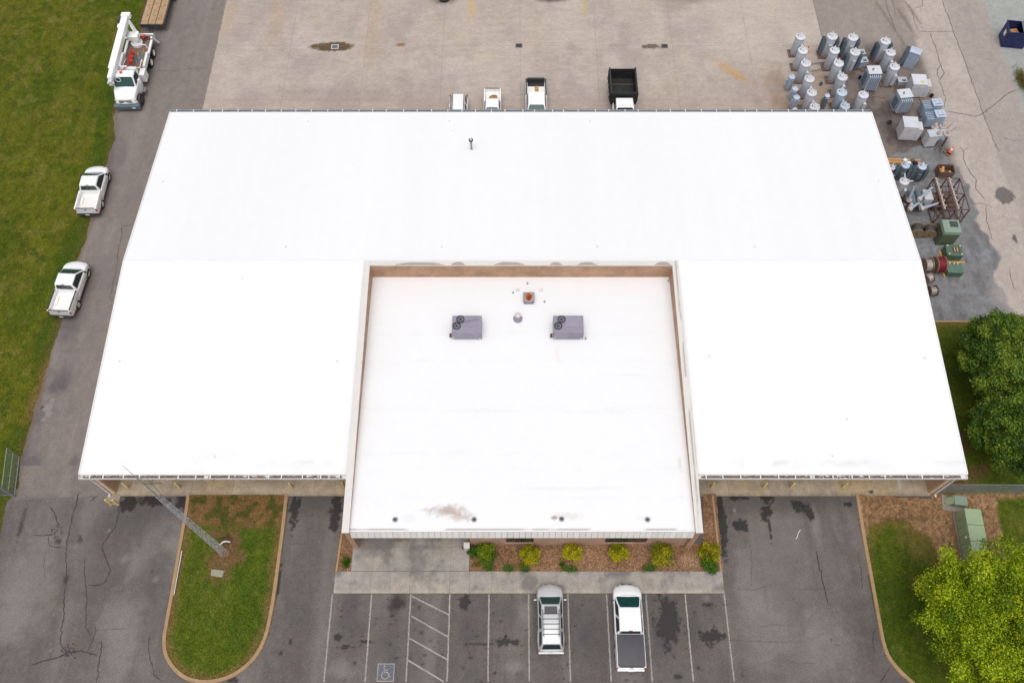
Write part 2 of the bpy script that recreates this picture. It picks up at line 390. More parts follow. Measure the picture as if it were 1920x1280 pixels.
LE = [(280, 0), (250, 100), (217, 215), (200, 320), (184, 365), (172, 405), (160, 440), (145, 485), (110, 600), (85, 687), (67, 750), (54, 800), (47, 835), (40, 855), (33, 915), (24, 933), (17, 938), (10, 955), (0, 992)]
LEW = [(-37.6, 90)] + [tuple(p.xy) for p in PP(LE)] + [(-37.6, 12), (-38.2, 2), (-90, 2), (-90, 90)]
OIL, WET, PUR, LIT = A(62, 56, 55), A(46, 41, 40), A(90, 86, 87), A(150, 143, 138)
def paint_lot(X, Y):
    p = Paint(X, Y, A(115, 108, 104), .88)
    far = sst(19.3, 20.1, Y + .5 * (fbm(X * .8, Y * .8, 5) - .5)) * sst(-29, -30.5, X)
    p.mix(far, A(137, 127, 122))
    p.mix(.7 * sst(13.0, 12.6, Y) * sst(-12.9, -12.3, X) * sst(14.9, 14.5, X), A(109, 103, 100))
    p.mul(1 + .34 * (fbm(X * .25, Y * .08, 1) - .5) + .28 * (fbm(X * .9, Y * .3, 2) - .5) + .12 * (fbm(X * 3.2, Y * .12, 6) - .5) + .22 * (fbm(X * 3, Y * 2, 3) - .5) + .22 * (fbm(X * 7, Y * 5, 4, 2) - .5))
    p.mix(.55 * sst(.50, .72, fbm(X * .55 + 3, Y * .06, 8)), A(136, 128, 124))            # worn wheel tracks
    p.mix(.5 * sst(.55, .8, fbm(X * .35, Y * .3, 12)), A(96, 89, 90))
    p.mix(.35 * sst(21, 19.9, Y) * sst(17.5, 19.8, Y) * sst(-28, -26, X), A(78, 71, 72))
    for a in ((659, 1168, 20, 40), (731, 1212, 24, 30), (877, 1175, 15, 34), (952, 1148, 15, 38), (1100, 1175, 28, 42), (660, 1130, 12, 14), (1330, 1125, 14, 14), (1240, 1200, 20, 30),
              (1470, 950, 110, 12), (590, 945, 40, 14), (300, 950, 50, 24), (560, 1180, 30, 60), (295, 1150, 20, 60), (1500, 935, 100, 7), (735, 1142, 10, 16), (185, 1010, 34, 40), (240, 975, 40, 30), (300, 1060, 16, 50), (1590, 1020, 14, 60), (1620, 1180, 16, 60)):
        p.px(*a, c=PUR, k=.5, soft=.8, warp=.8, seed=a[0] % 29)
    for a in ((235, 1047, 9, 8), (320, 1022, 22, 11), (292, 1085, 6, 5), (250, 1060, 10, 30), (985, 1150, 10, 22), (1325, 1122, 6, 5), (1530, 985, 8, 30), (215, 1160, 30, 40), (1430, 1180, 40, 60),
              (20, 1150, 30, 50), (640, 1255, 30, 14), (965, 1250, 18, 8), (60, 1090, 45, 90), (225, 1230, 30, 60), (1400, 1090, 20, 60), (1550, 1200, 40, 50)):
        p.px(*a, c=LIT, k=.45, soft=.7, warp=.6, seed=a[0] % 23)
    for a in ((238, 943, 13, 15), (283, 938, 24, 8), (338, 943, 14, 13), (553, 957, 7, 26), (630, 958, 9, 30), (1352, 980, 8, 48), (1348, 945, 7, 20),
              (1384, 932, 16, 4), (1437, 934, 11, 8), (1498, 947, 13, 9), (1590, 945, 8, 4), (1387, 984, 14, 10), (1437, 960, 8, 11), (1443, 990, 2, 20), (1520, 965, 5, 9),
              (1253, 1168, 20, 36), (1335, 1191, 18, 12), (950, 1203, 20, 6), (872, 1130, 8, 12), (899, 1207, 24, 1.7), (523, 1090, 2.2, 30), (545, 1202, 3, 4), (527, 1225, 2.6, 3),
              (632, 1194, 6, 7), (688, 1202, 15, 2.4), (646, 1213, 12, 3), (1272, 1268, 5, 3), (1330, 1133, 10, 4), (435, 1275, 10, 5), (503, 1165, 4, 22), (512, 1120, 3, 25)):
        p.px(a[0], a[1], a[2] * 1.15, a[3] * 1.12, c=WET, k=.93, soft=.12, warp=.9, seed=a[0] % 37, rough=.5, fr=1.4)
    for i in range(150):                                     # small drips and specks
        a = rng.uniform(0, 1, 3); s_ = .03 + .06 * a[2] ** 3
        p.blob(-12 + 27 * a[0], 7 + 5.6 * a[1], s_ * 1.6, s_, WET, k=.7, soft=.4, warp=.5, seed=i)
    for i in range(120):
        a = rng.uniform(0, 1, 3); s_ = .03 + .08 * a[2] ** 3
        p.blob(-36 + 63 * a[0], 5 + 15 * a[1], s_, s_ * 1.5, OIL if i % 3 else LIT, k=.6, soft=.4, warp=.6, seed=i)
    for a in ((747, 1127, 10, 12), (742, 1130, 15, 16), (1240, 1140, 5, 3), (124, 1085, 5, 9), (110, 1015, 6, 5), (40, 985, 4, 30), (150, 1010, 5, 6)):
        p.px(*a, c=OIL, k=.7, soft=.5, warp=.8, seed=a[0] % 31, fr=1.6)
    return p
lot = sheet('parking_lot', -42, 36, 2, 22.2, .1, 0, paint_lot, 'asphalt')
def paint_drive(X, Y):
    p = Paint(X, Y, A(140, 130, 125), .88)
    p.mul(1 + .2 * (fbm(X * .3, Y * .1, 21) - .5) + .18 * (fbm(X * 1.4, Y * .6, 22) - .5) + .26 * (fbm(X * 3.5, Y * 2, 23) - .5))
    de = pdist(LEW[:-4], X, Y) + .5 * (fbm(X * 1.2, Y * 1.2, 27) - .5)
    p.mix(.65 * sst(.55, .15, de), A(120, 98, 72))
    p.mix(.35 * sst(.5, .75, fbm(X * .8, Y * .06, 24)), A(158, 148, 143))
    p.mix(.45 * sst(-33.2, -36, X + 1.2 * (fbm(X * .5, Y * .5, 25) - .5)) * sst(.42, .62, fbm(X * .35, Y * .3, 26)), A(112, 103, 106))
    for a in ((128, 612, 18, 22), (112, 708, 22, 26), (75, 785, 12, 26), (108, 725, 18, 16), (52, 880, 5, 8), (60, 870, 16, 20), (140, 866, 8, 10)):
        p.px(*a, c=A(98, 89, 96), k=.55, soft=.7, warp=.6, seed=a[0] % 29)
    for a in ((88, 764, 10, 7), (91, 775, 6, 6), (82, 786, 4, 4), (98, 750, 4, 4)):
        p.px(*a, c=A(156, 146, 140), k=.85, soft=.2, warp=.25, seed=a[0])
    p.px(79, 763, 3, 3, c=OIL, k=.9)
    return p
drive = sheet('side_drive', -42, -27.5, 22.2, 84, .13, 0, paint_drive, 'asphalt')
RD = PP([(1660, 296), (1745, 268), (1784, 300), (1797, 313), (1808, 333), (1816, 356), (1822, 372), (1829, 398), (1825, 412), (1833, 431), (1853, 446), (1867, 468), (1873, 482), (1864, 507), (1870, 530), (1881, 547), (1898, 572), (1912, 612), (1650, 612)])
def paint_road(X, Y):
    p = Paint(X, Y, A(160, 149, 141), .88)
    e = .5 * (fbm(X * .6, Y * .6, 31) - .5)
    p.mix(sst(40.2, 40.9, X + e), A(189, 177, 169))
    p.mix(sst(44.6, 44.8, X + .2 * e), A(176, 164, 158))
    p.mix(sst(48.4, 49.0, X + e), A(170, 172, 168))
    p.mul(1 + .16 * (fbm(X * .3, Y * .15, 33) - .5) + .16 * (fbm(X * 1.2, Y * .6, 34) - .5) + .22 * (fbm(X * 3.5, Y * 3, 35) - .5))
    dk = sst(41.2, 39.2, X + 2 * e) * sst(67.5, 64, Y + 2.5 * (fbm(X * .5, Y * .5, 36) - .5)) * sst(46, 50.5, Y)
    p.mix(.62 * dk, A(112, 98, 92))
    p.mix(.55 * dk * sst(.5, .7, fbm(X * 1.1, Y * .5, 37)), A(78, 66, 66))
    n = .9 * (fbm(X * .8, Y * .8, 38) - .5)
    d = pdist(RD, X, Y, True); sd_ = np.where(inside(RD, X, Y), d, -d) + n
    p.mix(sst(-.06, .1, sd_), A(134, 133, 134), .7)
    p.mix(sst(-.06, .1, sd_) * .5 * sst(.45, .7, fbm(X * .5, Y * 1.6, 39)), A(150, 153, 160))
    p.mix(sst(-.06, .1, sd_) * .5 * sst(.5, .7, fbm(X * 1.3, Y * .5, 40)), A(98, 96, 98))
    gr = inside(RD, X, Y) * 1.0; p.mul(1 + gr * (.35 * (fbm(X * 2.2, Y * 4, 48) - .5) + .45 * (fbm(X * 6, Y * 6, 49, 2) - .5)))
    p.px(1883, 367, 17, 19, c=A(120, 113, 110), k=1, soft=.05, warp=.35, seed=3)
    p.px(1903, 448, 4, 8, c=A(110, 103, 100), k=1, soft=.1, warp=.3, seed=4)
    p.px(1900, 560, 30, 40, c=A(196, 182, 174), k=.4, soft=.8, warp=.6, seed=5)
    for a in ((1640, 215, 50, 12), (1680, 245, 30, 26), (1560, 195, 60, 12), (1715, 268, 30, 9), (1770, 285, 16, 10)):
        p.px(*a, c=A(66, 58, 58), k=.55, soft=.8, warp=.8, seed=a[0] % 13)
    for a in ((1695, 35, 3, 40), (1712, 25, 4, 30), (1660, 30, 3, 60)):
        p.px(*a, c=A(130, 112, 98), k=.6, soft=.7, warp=.8, seed=a[0] % 13, rot=.25)
    p.px(1790, 120, 10, 40, c=A(206, 194, 184), k=.5, soft=.8, seed=6)
    return p
road = sheet('service_road', 31.16, 58, 34.6, 84, .13, .002, paint_road, 'asphalt')
# concrete yard of separate slabs
yard = thing('concrete_yard', None, None, kind='structure')
JX = [-29.55, -22.1, -14.6, -6.9, .82, 8.4, 16.0, 23.6, 31.14]; JY = [50.5, 59.06, 66.32, 73.6, 81]
def paint_yard(X, Y):
    p = Paint(X, Y, A(194, 180, 170), .85)
    p.mul(1 + .2 * (fbm(X * .18, Y * .25, 41) - .5) + .24 * (fbm(X * .8, Y * .5, 42) - .5) + .22 * (fbm(X * 2.5, Y * 3.5, 43) - .5))
    p.mix(.55 * sst(61, 57, Y + 4 * (fbm(X * .3, Y * .3, 44) - .5)), A(184, 167, 153))
    p.mix(.6 * sst(.46, .72, fbm(X * .35, Y * .22, 45)), A(172, 160, 154))
    p.mix(.25 * sst(.55, .75, fbm(X * .7 + 9, Y * .4, 46)), A(204, 186, 164))
    p.mix(.3 * sst(15, 22, X) * sst(60, 68, Y), A(212, 200, 186))
    p.mix(.5 * np.exp(-((Y - 66.3) / .35) ** 2) * sst(.4, .6, fbm(X * .4, Y, 47)), A(208, 196, 188))
    for a in ((622, 88, 42, 10), (596, 87, 14, 5), (655, 86, 10, 4)): p.px(*a, c=A(104, 84, 56), k=.95, soft=.1, warp=.3, seed=2, rough=.2)
    p.px(622, 84, 60, 16, c=A(206, 194, 186), k=.35, soft=.6, seed=9)
    p.px(622, 88, 34, 10.5, c=A(104, 84, 56), k=.95, soft=.1, warp=.45, seed=6, rough=.15)
    p.px(751, 84, 9, 4, c=A(150, 112, 84), k=.9, soft=.4, seed=3)
    p.px(1220, 87, 18, 6.5, c=A(112, 104, 90), k=.95, soft=.1, warp=.45, seed=5, rough=.2)
    p.px(1371, 133, 36, 8, c=A(206, 166, 110), k=.6, soft=.7, warp=.5, seed=8, rot=-.75)
    p.px(1385, 145, 18, 4, c=A(204, 156, 90), k=.6, soft=.6, warp=.4, seed=8, rot=-.75)
    p.px(884, 14, 8, 22, c=A(208, 180, 120), k=.6, soft=.8, warp=.6, seed=4); p.px(1096, 12, 5, 24, c=A(206, 180, 124), k=.6, soft=.8, warp=.6, seed=4)
    p.px(832, -4, 22, 14, c=A(96, 84, 78), k=.85, soft=.7, warp=.3, seed=1); p.px(1033, -2, 26, 9, c=A(84, 74, 70), k=.9, soft=.7, warp=.3, seed=1)  # second blob: blurred shadow painted into the concrete colour
    p.px(1285, -4, 45, 12, c=A(124, 108, 98), k=.7, soft=.8, warp=.4, seed=1); p.px(1265, 10, 30, 20, c=A(170, 156, 144), k=.6, soft=.8, warp=.4, seed=1)
    for a in ((520, 30, 12, 60), (430, 30, 10, 50), (700, 60, 12, 70)): p.px(*a, c=A(190, 160, 120), k=.35, soft=.9, warp=.5, seed=a[0] % 7)
    for a in ((1480, 190, 40, 30), (1460, 150, 22, 34), (1500, 205, 40, 10), (1545, 170, 24, 50)): p.px(*a, c=A(146, 122, 98), k=.6, soft=.8, warp=.8, seed=a[0] % 7)
    for a in ((560, 175, 60, 14), (690, 175, 40, 20), (760, 160, 20, 30), (1120, 45, 18, 12)): p.px(*a, c=A(160, 146, 140), k=.4, soft=.9, warp=.7, seed=a[0] % 11)
    return p
for i in range(len(JX) - 1):
    for j in range(len(JY) - 1):
        sheet('slab', JX[i] + .011, JX[i + 1] - .011, JY[j] + .011, JY[j + 1] - .011, .15, .012, paint_yard, 'concrete', parent=yard)
b = MB(); b.poly([(JX[0], JY[0], .004), (JX[-1], JY[0], .004), (JX[-1], JY[-1], .004), (JX[0], JY[-1], .004)]); b.build('joint_bed', 'joint', yard)

# cracks and seams
def crack(l, wd, m, par, z=.006, sd=None): ribbon('crack', PP(l), wd, z, M[m], par, seed=sd if sd is not None else int(l[0][0]), seg=.13, wob=.045)
for l, w_ in [([(148, 922), (143, 950), (133, 982), (126, 1020), (125, 1060), (122, 1100), (121, 1150), (116, 1180), (114, 1205), (122, 1218), (135, 1225)], .07),
              ([(92, 950), (103, 958), (107, 975), (115, 988)], .07), ([(62, 1003), (85, 1004), (104, 1000)], .06), ([(90, 1004), (95, 1022), (120, 1027)], .05),
              ([(222, 935), (222, 960), (216, 988), (200, 1010), (189, 1025), (199, 1045), (206, 1070), (200, 1090), (188, 1096), (167, 1097)], .075),
              ([(159, 1045), (158, 1080), (163, 1130), (160, 1175), (170, 1192)], .06), ([(177, 1170), (180, 1180), (172, 1205), (163, 1222)], .05),
              ([(55, 1248), (80, 1238), (110, 1232), (130, 1222), (150, 1219), (183, 1228)], .08), ([(190, 1200), (189, 1235), (181, 1280)], .07), ([(280, 1190), (281, 1225), (288, 1265), (303, 1276)], .05),
              ([(1530, 1033), (1538, 1068), (1548, 1105), (1553, 1134)], .08), ([(1442, 970), (1445, 1000), (1448, 1010)], .05), ([(1608, 1030), (1612, 1060), (1618, 1095), (1615, 1105)], .045),
              ([(1650, 1280), (1662, 1262), (1668, 1252)], .07), ([(168, 940), (185, 928)], .08), ([(1640, 1180), (1634, 1205), (1640, 1224)], .05)]:
    crack(l, w_, 'tar', lot)
for l in [([(35, 938), (75, 937), (108, 934), (150, 934), (185, 930)]), ([(85, 1030), (82, 1060), (88, 1085)]), ([(124, 1163), (140, 1170), (160, 1168)]), ([(180, 1181), (200, 1180), (240, 1178)]),
          ([(130, 1050), (145, 1048), (152, 1055)]), ([(130, 1014), (143, 1017)]), ([(198, 1100), (190, 1140), (178, 1165)]), ([(1380, 1103), (1415, 1105), (1450, 1095)]), ([(1490, 1104), (1530, 1105), (1560, 1103)]),
          ([(1360, 1200), (1430, 1202), (1500, 1204)]), ([(1470, 1232), (1490, 1242), (1530, 1243)]), ([(1420, 1175), (1450, 1170), (1490, 1172)]), ([(1560, 1205), (1580, 1210)]), ([(1620, 1140), (1640, 1141)]),
          ([(1485, 1060), (1505, 1080), (1510, 1058)]), ([(520, 1092), (535, 1093)]), ([(515, 1143), (540, 1144)]), ([(508, 1215), (535, 1232)]), ([(580, 1040), (584, 1100), (578, 1170)]), ([(1130, 1270), (1090, 1266)]),
          ([(600, 1212), (640, 1213), (700, 1213)]), ([(540, 1018), (580, 1019)]), ([(1405, 1010), (1410, 1060), (1408, 1100)]), ([(1560, 990), (1580, 1040)]), ([(1590, 1110), (1620, 1190)]), ([(60, 1215), (52, 1260)])]:
    crack(l, .03, 'faintcrack', lot, sd=l[0][1])
for l, w_ in [([(1767, 0), (1785, 50), (1805, 105), (1830, 175), (1845, 215), (1860, 258), (1873, 285)], .09), ([(1721, 58), (1740, 60), (1790, 59)], .07), ([(1690, 0), (1708, 15), (1715, 40), (1721, 58)], .07),
              ([(1744, 62), (1750, 80), (1757, 95), (1760, 112), (1768, 130), (1770, 138), (1764, 147), (1762, 150), (1756, 140), (1757, 130), (1765, 122)], .09), ([(1760, 150), (1765, 165), (1772, 185), (1770, 203)], .08),
              ([(1775, 209), (1800, 213), (1830, 219), (1842, 214), (1870, 192), (1890, 175), (1907, 168)], .10), ([(1800, 275), (1806, 285), (1807, 300), (1818, 320), (1830, 336), (1831, 355), (1848, 375)], .09),
              ([(1806, 283), (1814, 277)], .08), ([(1818, 381), (1840, 382), (1860, 388)], .07), ([(1847, 385), (1850, 420), (1860, 450)], .07), ([(1892, 504), (1903, 545)], .06), ([(1880, 258), (1900, 264), (1920, 262)], .06),
              ([(1660, 0), (1672, 40), (1678, 60)], .10), ([(1673, 0), (1680, 30)], .07), ([(1687, 62), (1696, 84)], .04), ([(1730, 0), (1729, 12), (1712, 17)], .05)]:
    crack(l, w_ * .85, 'yardcrack', road, z=.008)
for l in [([(295, 133), (330, 132), (365, 128), (392, 128)]), ([(228, 425), (226, 450), (220, 485)]), ([(226, 424), (252, 422)]), ([(222, 480), (215, 520), (205, 560)])]:
    crack(l, .05, 'faintcrack', drive)
ribbon('edge_joint', PP([(424, 0), (378, 208)]), .16, .014, M['joint'], drive, seed=3, jit=.2)

# lawns
def paint_lawn(X, Y, edge=None, seed=0):
    p = Paint(X, Y, A(107, 111, 28), .95)
    p.mix(.75 * sst(.40, .66, fbm(X * .22, Y * .17, 51 + seed)), A(84, 100, 20))
    p.mix(.5 * sst(.48, .72, fbm(X * .6 + 5, Y * .5, 52 + seed)), A(116, 112, 42))
    p.mix(.35 * sst(.60, .74, fbm(X * 1.4, Y * 1.1, 53 + seed)), A(140, 128, 70))
    p.mix(.5 * sst(.52, .7, fbm(X * 1.6 + 11, Y * 1.3, 54 + seed)), A(62, 88, 14))
    p.mul(1.0 + .5 * (fbm(X * 2.2, Y * 2.2, 55 + seed) - .5))
    return p
def paint_left(X, Y):
    p = paint_lawn(X, Y)
    d = pdist(LEW[:-4], X, Y) + .6 * (fbm(X, Y, 57) - .5)
    p.mix(.75 * sst(.75, .1, d), A(132, 104, 62)); p.mix(.6 * sst(2.6, .8, d) * sst(.4, .6, fbm(X * .5, Y * .3, 58)), A(64, 92, 18))
    return p
LEX = np.array([q[0] for q in LEW[:-4]][::-1]); LEY = np.array([q[1] for q in LEW[:-4]][::-1])
def edge_left(Y): return np.interp(Y, LEY, LEX) + .7 * (fbm(Y * .35, Y * 0 + 3, 59) - .5) + .30 * (fbm(Y * 1.6, Y * 0 + 8, 60) - .5)
def keep_left(X, Y):
    return X < edge_left(Y) - .03
def keep_left_old(X, Y):
    return inside(LEW, X + .45 * (fbm(X * .9, Y * .9, 59) - .5), Y)
lawn = sheet('lawn', -62, -36, 2, 84, .12, .02, paint_left, 'lawn', edge=edge_left)
IS = [(350, 928), (345, 965), (335, 1020), (327, 1068), (318, 1120), (309, 1170), (305, 1195), (306, 1220), (313, 1240), (330, 1262), (352, 1276), (380, 1282), (410, 1279), (440, 1268), (470, 1246), (490, 1220), (503, 1190), (512, 1150), (520, 1100), (528, 1040), (535, 985), (541, 928)]
ISW = [tuple(p.xy) for p in PP(IS)]
def paint_island(X, Y):
    p = paint_lawn(X, Y, seed=7)
    p.mix(.45 * np.ones(X.shape), A(82, 108, 32))
    d = pdist(ISW, X, Y) + .5 * (fbm(X * 1.3, Y * 1.3, 61) - .5)
    p.mix(.7 * sst(.95, .35, d), A(140, 112, 70))
    t = Y + 1.6 * (fbm(X * .7, Y * .7, 62) - .5)
    p.mix(.95 * sst(16.9, 18.0, t), A(140, 108, 68)); p.mix(.75 * sst(17.0, 18.0, t) * sst(.50, .6, fbm(X * 1.8, Y * 1.8, 63)), A(72, 88, 32))
    for a in ((438, 1015, 16, 20), (415, 1050, 22, 36), (404, 1002, 14, 9), (440, 1045, 20, 12), (470, 985, 7, 7)): p.px(*a, c=A(136, 104, 74), k=.85, soft=.6, warp=.8, seed=a[0] % 9, fr=1.5)
    p.px(428, 1012, 10, 12, c=A(96, 74, 54), k=.6, soft=.6, warp=.6)
    return p
def keep_is(X, Y): return inside(ISW, X, Y)
island = sheet('island_lawn', -24, -15, 5, 20, .1, .07, paint_island, 'lawn', keep=keep_is)
KR = [(1603, 928), (1609, 965), (1618, 1020), (1627, 1070), (1636, 1120), (1645, 1170), (1652, 1205), (1662, 1232), (1680, 1256), (1705, 1280), (1745, 1315), (1800, 1350)]
KRW = [tuple(p.xy) for p in PP(KR)]
RIP = KRW + [(75, 2), (75, 34.5), (31.0, 34.5), (31.0, 19.6)]
GP = [tuple(p.xy) for p in PP([(1622, 1012), (1632, 990), (1650, 978), (1670, 971), (1695, 975), (1720, 992), (1745, 1015), (1757, 1040), (1765, 1075), (1790, 1100), (1850, 1130), (1920, 1150), (1920, 1400), (1700, 1400), (1610, 1280)])]
GR = [tuple(p.xy) for p in PP([(1868, 935), (1870, 970), (1880, 1010), (1890, 1060), (1900, 1110), (1990, 1110), (1990, 930)])]
def paint_right(X, Y):
    p = paint_lawn(X, Y, seed=13)
    p.mix(.45 * np.ones(X.shape), A(72, 98, 26))
    n = .5 * (fbm(X * 1.5, Y * 1.5, 65) - .5)
    mul = sst(20.1, 19.9, Y)
    for g in (GP, GR):
        d = pdist(g, X, Y, True); sdv = np.where(inside(g, X, Y), d, -d) + n
        mul = mul * sst(.15, -.15, sdv)
    mc = Paint(X, Y, A(152, 118, 86)); mc.mix(.35 * sst(.45, .65, fbm(X * .8, Y * .8, 66)), A(130, 98, 72)); mc.mix(.4 * sst(.5, .7, fbm(X * .7, Y * .7, 67)), A(180, 144, 108))
    mc.mul(.35 + 1.3 * fbm(X * 9, Y * 9, 68, 2))
    p.C += (mc.C - p.C) * mul[:, None]
    d = pdist(GP, X, Y, True) + n
    p.mix(.5 * sst(.9, .2, d) * (1 - mul) * sst(20, 19.8, Y), A(136, 112, 66))
    for a in ((1700, 988, 14, 10), (1715, 1025, 20, 22), (1690, 1010, 14, 8)): p.px(*a, c=A(132, 112, 64), k=.6, soft=.8, warp=.8, seed=a[0] % 9)
    for a in ((1780, 905, 40, 14), (1800, 830, 16, 22), (1830, 885, 26, 14), (1770, 890, 16, 12)): p.px(*a, c=A(118, 90, 64), k=.75, soft=.7, warp=.8, seed=a[0] % 9)
    p.mix(.6 * sst(33.4, 34.3, Y + n), A(124, 112, 54))
    p.px(1700, 972, 60, 3, c=A(100, 78, 56), k=.5, soft=.6, warp=.4)
    return p
right_lawn = sheet('right_lawn', 24, 60, 2, 34.5, .1, .065, paint_right, 'lawn', keep=lambda X, Y: inside(RIP, X, Y))
# mulch beds by the office
def paint_bed(X, Y):
    p = Paint(X, Y, A(148, 114, 86), .95)
    p.mix(.4 * sst(.45, .65, fbm(X * 1.2, Y * 1.2, 71)), A(130, 94, 64)); p.mix(.5 * sst(.5, .7, fbm(X * .8, Y * .8, 72)), A(172, 134, 104))
    p.mul(.45 + 1.1 * fbm(X * 13, Y * 13, 73, 2))
    p.px(1300, 1050, 22, 10, c=A(188, 160, 132), k=.4, soft=.9, warp=.6)
    return p
def bed(poly): 
    W = [tuple(p.xy) for p in PP(poly)]; xs = [q[0] for q in W]; ys = [q[1] for q in W]
    return sheet('mulch_bed', min(xs), max(xs), min(ys), max(ys), .06, .05, paint_bed, 'mulch', keep=lambda X, Y: inside(W, X, Y))
bed([(880, 1018), (1318, 1018), (1318, 926), (1342, 926), (1356, 1072), (880, 1072)])
bed([(640, 985), (684, 985), (662, 1072), (627, 1072)])
b = MB(); b.poly([(31, 34.42, .075), (60, 34.42, .075), (60, 34.68, .075), (31, 34.68, .075)])
tag(MB().box(45, 34.62, 0, 29, .16, .12).build('timber_edging', 'kerb'), 'long tan edging strip between grey yard and grass behind the right wall', 'edging')
# kerbs
def kerb(name, W, wd, h, label, inward=1):
    n = len(W); b = MB(); vs = []
    for k in range(n):
        a = Vector(W[max(k - 1, 0)]); c = Vector(W[min(k + 1, n - 1)]); d = (c - a).normalized(); q = Vector((-d.y, d.x)) * inward
        p = Vector(W[k])
        for o, z in ((0, 0), (.03, h), (wd, h), (wd + .01, .02)): vs.append((*(p + q * o), z))
    b.add(vs, [(4 * k + j, 4 * k + j + 1, 4 * k + j + 5, 4 * k + j + 4) for k in range(n - 1) for j in range(3)] + [(0, 1, 2, 3), (4 * n - 1, 4 * n - 2, 4 * n - 3, 4 * n - 4)])
    return tag(b.build(name, 'kerb', smooth=40), label, 'kerb')
def dens(W, k=6):
    """smooth a coarse outline (Catmull-Rom)"""
    W = [Vector(q) for q in W]; out = []
    for i in range(len(W) - 1):
        p0, p1, p2, p3 = W[max(i - 1, 0)], W[i], W[i + 1], W[min(i + 2, len(W) - 1)]
        for j in range(k):
            t = j / k
            out.append(.5 * ((2 * p1) + (p2 - p0) * t + (2 * p0 - 5 * p1 + 4 * p2 - p3) * t * t + (3 * p1 - p0 - 3 * p2 + p3) * t ** 3))
    return [tuple(q) for q in out] + [tuple(W[-1])]
kerb('island_kerb', dens(ISW), .26, .13, 'tan concrete kerb looping round the grass island with the lattice mast', 1)
kerb('right_kerb', dens(KRW), .26, .13, 'curving tan concrete kerb along the mulch and grass at lower right', 1)
kerb('bed_edging', [tuple(P(1338, 928).xy), tuple(P(1354, 1071).xy)], .16, .1, 'straight tan edging of the mulch bed right of the office', -1)
kerb('bed_edging', [tuple(P(646, 950).xy), tuple(P(628.5, 1071).xy)], .16, .1, 'straight tan edging of the narrow mulch bed left of the office entrance', 1)

# pavements of separate slabs
def paint_slab(X, Y):
    p = Paint(X, Y, A(172, 164, 157), .85)
    p.mul(1 + .22 * (fbm(X * .8, Y * .8, 81) - .5) + .14 * (fbm(X * 4, Y * 4, 82) - .5))
    p.mix(.65 * sst(.46, .66, fbm(X * .9, Y * .7, 83) + .2 * (fbm(X * 4, Y * 4, 87) - .5)), A(122, 115, 114)); p.mix(.3 * sst(.55, .7, fbm(X * .6 + 4, Y * .9, 84)), A(186, 172, 150))
    p.mix(.6 * sst(13.1, 12.8, Y + .25 * (fbm(X * 2, Y * 2, 85) - .5)), A(196, 182, 164))
    p.px(753, 1011, 12, 4, c=A(140, 120, 92), k=.7, soft=.5, warp=.5); p.px(705, 1035, 20, 6, c=A(170, 162, 160), k=.4, soft=.7)
    p.mix(.5 * sst(.3, 0, abs(Y - 16.0)) * sst(.4, .6, fbm(X, Y * 3, 86)), A(110, 104, 104))
    return p
def slabs(name, xs, ys, z, fn, gap=.012, slope=None, m='slab', bedz=None):
    t = thing(name, None, None, kind='structure')
    for i in range(len(xs) - 1):
        for j in range(len(ys) - 1):
            o = sheet('slab', xs[i] + gap, xs[i + 1] - gap, ys[j] + gap, ys[j + 1] - gap, .1, z + .004 * ((i * 7 + j * 3) % 3 - 1), fn, m, parent=t)
    # body under the slabs, its rim just inside theirs, forms the step
    MB().box((xs[0] + xs[-1]) / 2, (ys[0] + ys[-1]) / 2, 0, xs[-1] - xs[0] - .005, ys[-1] - ys[0] - .005, z - .012).build('footing', 'joint', t)
    return t
sx = [P(x, 1092).x for x in (627.5, 659, 695, 732, 769, 806, 843.5, 880.5, 922, 962, 1003, 1043, 1084, 1125, 1165, 1205, 1246, 1286, 1325, 1356)]
slabs('sidewalk', sx, [12.75, 14.29], .12, paint_slab)
slabs('entrance_patio', [P(x, 1040).x for x in (661, 701, 738.5, 775, 811, 846, 880.5)], [14.30, 16.0, 18.6], .122, paint_slab)
def paint_apron(X, Y):
    p = Paint(X, Y, A(198, 181, 158), .85)
    p.mul(1 + .2 * (fbm(X * .6, Y * .8, 91) - .5) + .14 * (fbm(X * 4, Y * 4, 92) - .5))
    p.mix(.55 * sst(.48, .68, fbm(X * .4, Y * .3, 93)), A(208, 178, 128)); p.mix(.5 * sst(.5, .7, fbm(X * .5 + 7, Y * .5, 94)), A(164, 150, 136))
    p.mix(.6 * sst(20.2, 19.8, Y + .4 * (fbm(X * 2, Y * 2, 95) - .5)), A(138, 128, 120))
    p.px(1686, 908, 4, 11, c=A(214, 206, 196), k=.85, soft=.5, warp=.5); p.px(1632, 922, 5, 3, c=A(70, 56, 48), k=.9, soft=.5)
    return p
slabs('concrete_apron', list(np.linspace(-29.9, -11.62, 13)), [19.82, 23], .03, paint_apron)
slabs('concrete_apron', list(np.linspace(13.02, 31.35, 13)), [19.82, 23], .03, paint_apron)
MB().prism([tuple(P(x, y).xy) for x, y in ((203, 926), (226, 926), (223, 947), (207, 945), (197, 938))], 0, .035).build('corner_pad', mat('pad_concrete', A(176, 160, 140), .85, var=.15), None)['kind'] = 'structure'

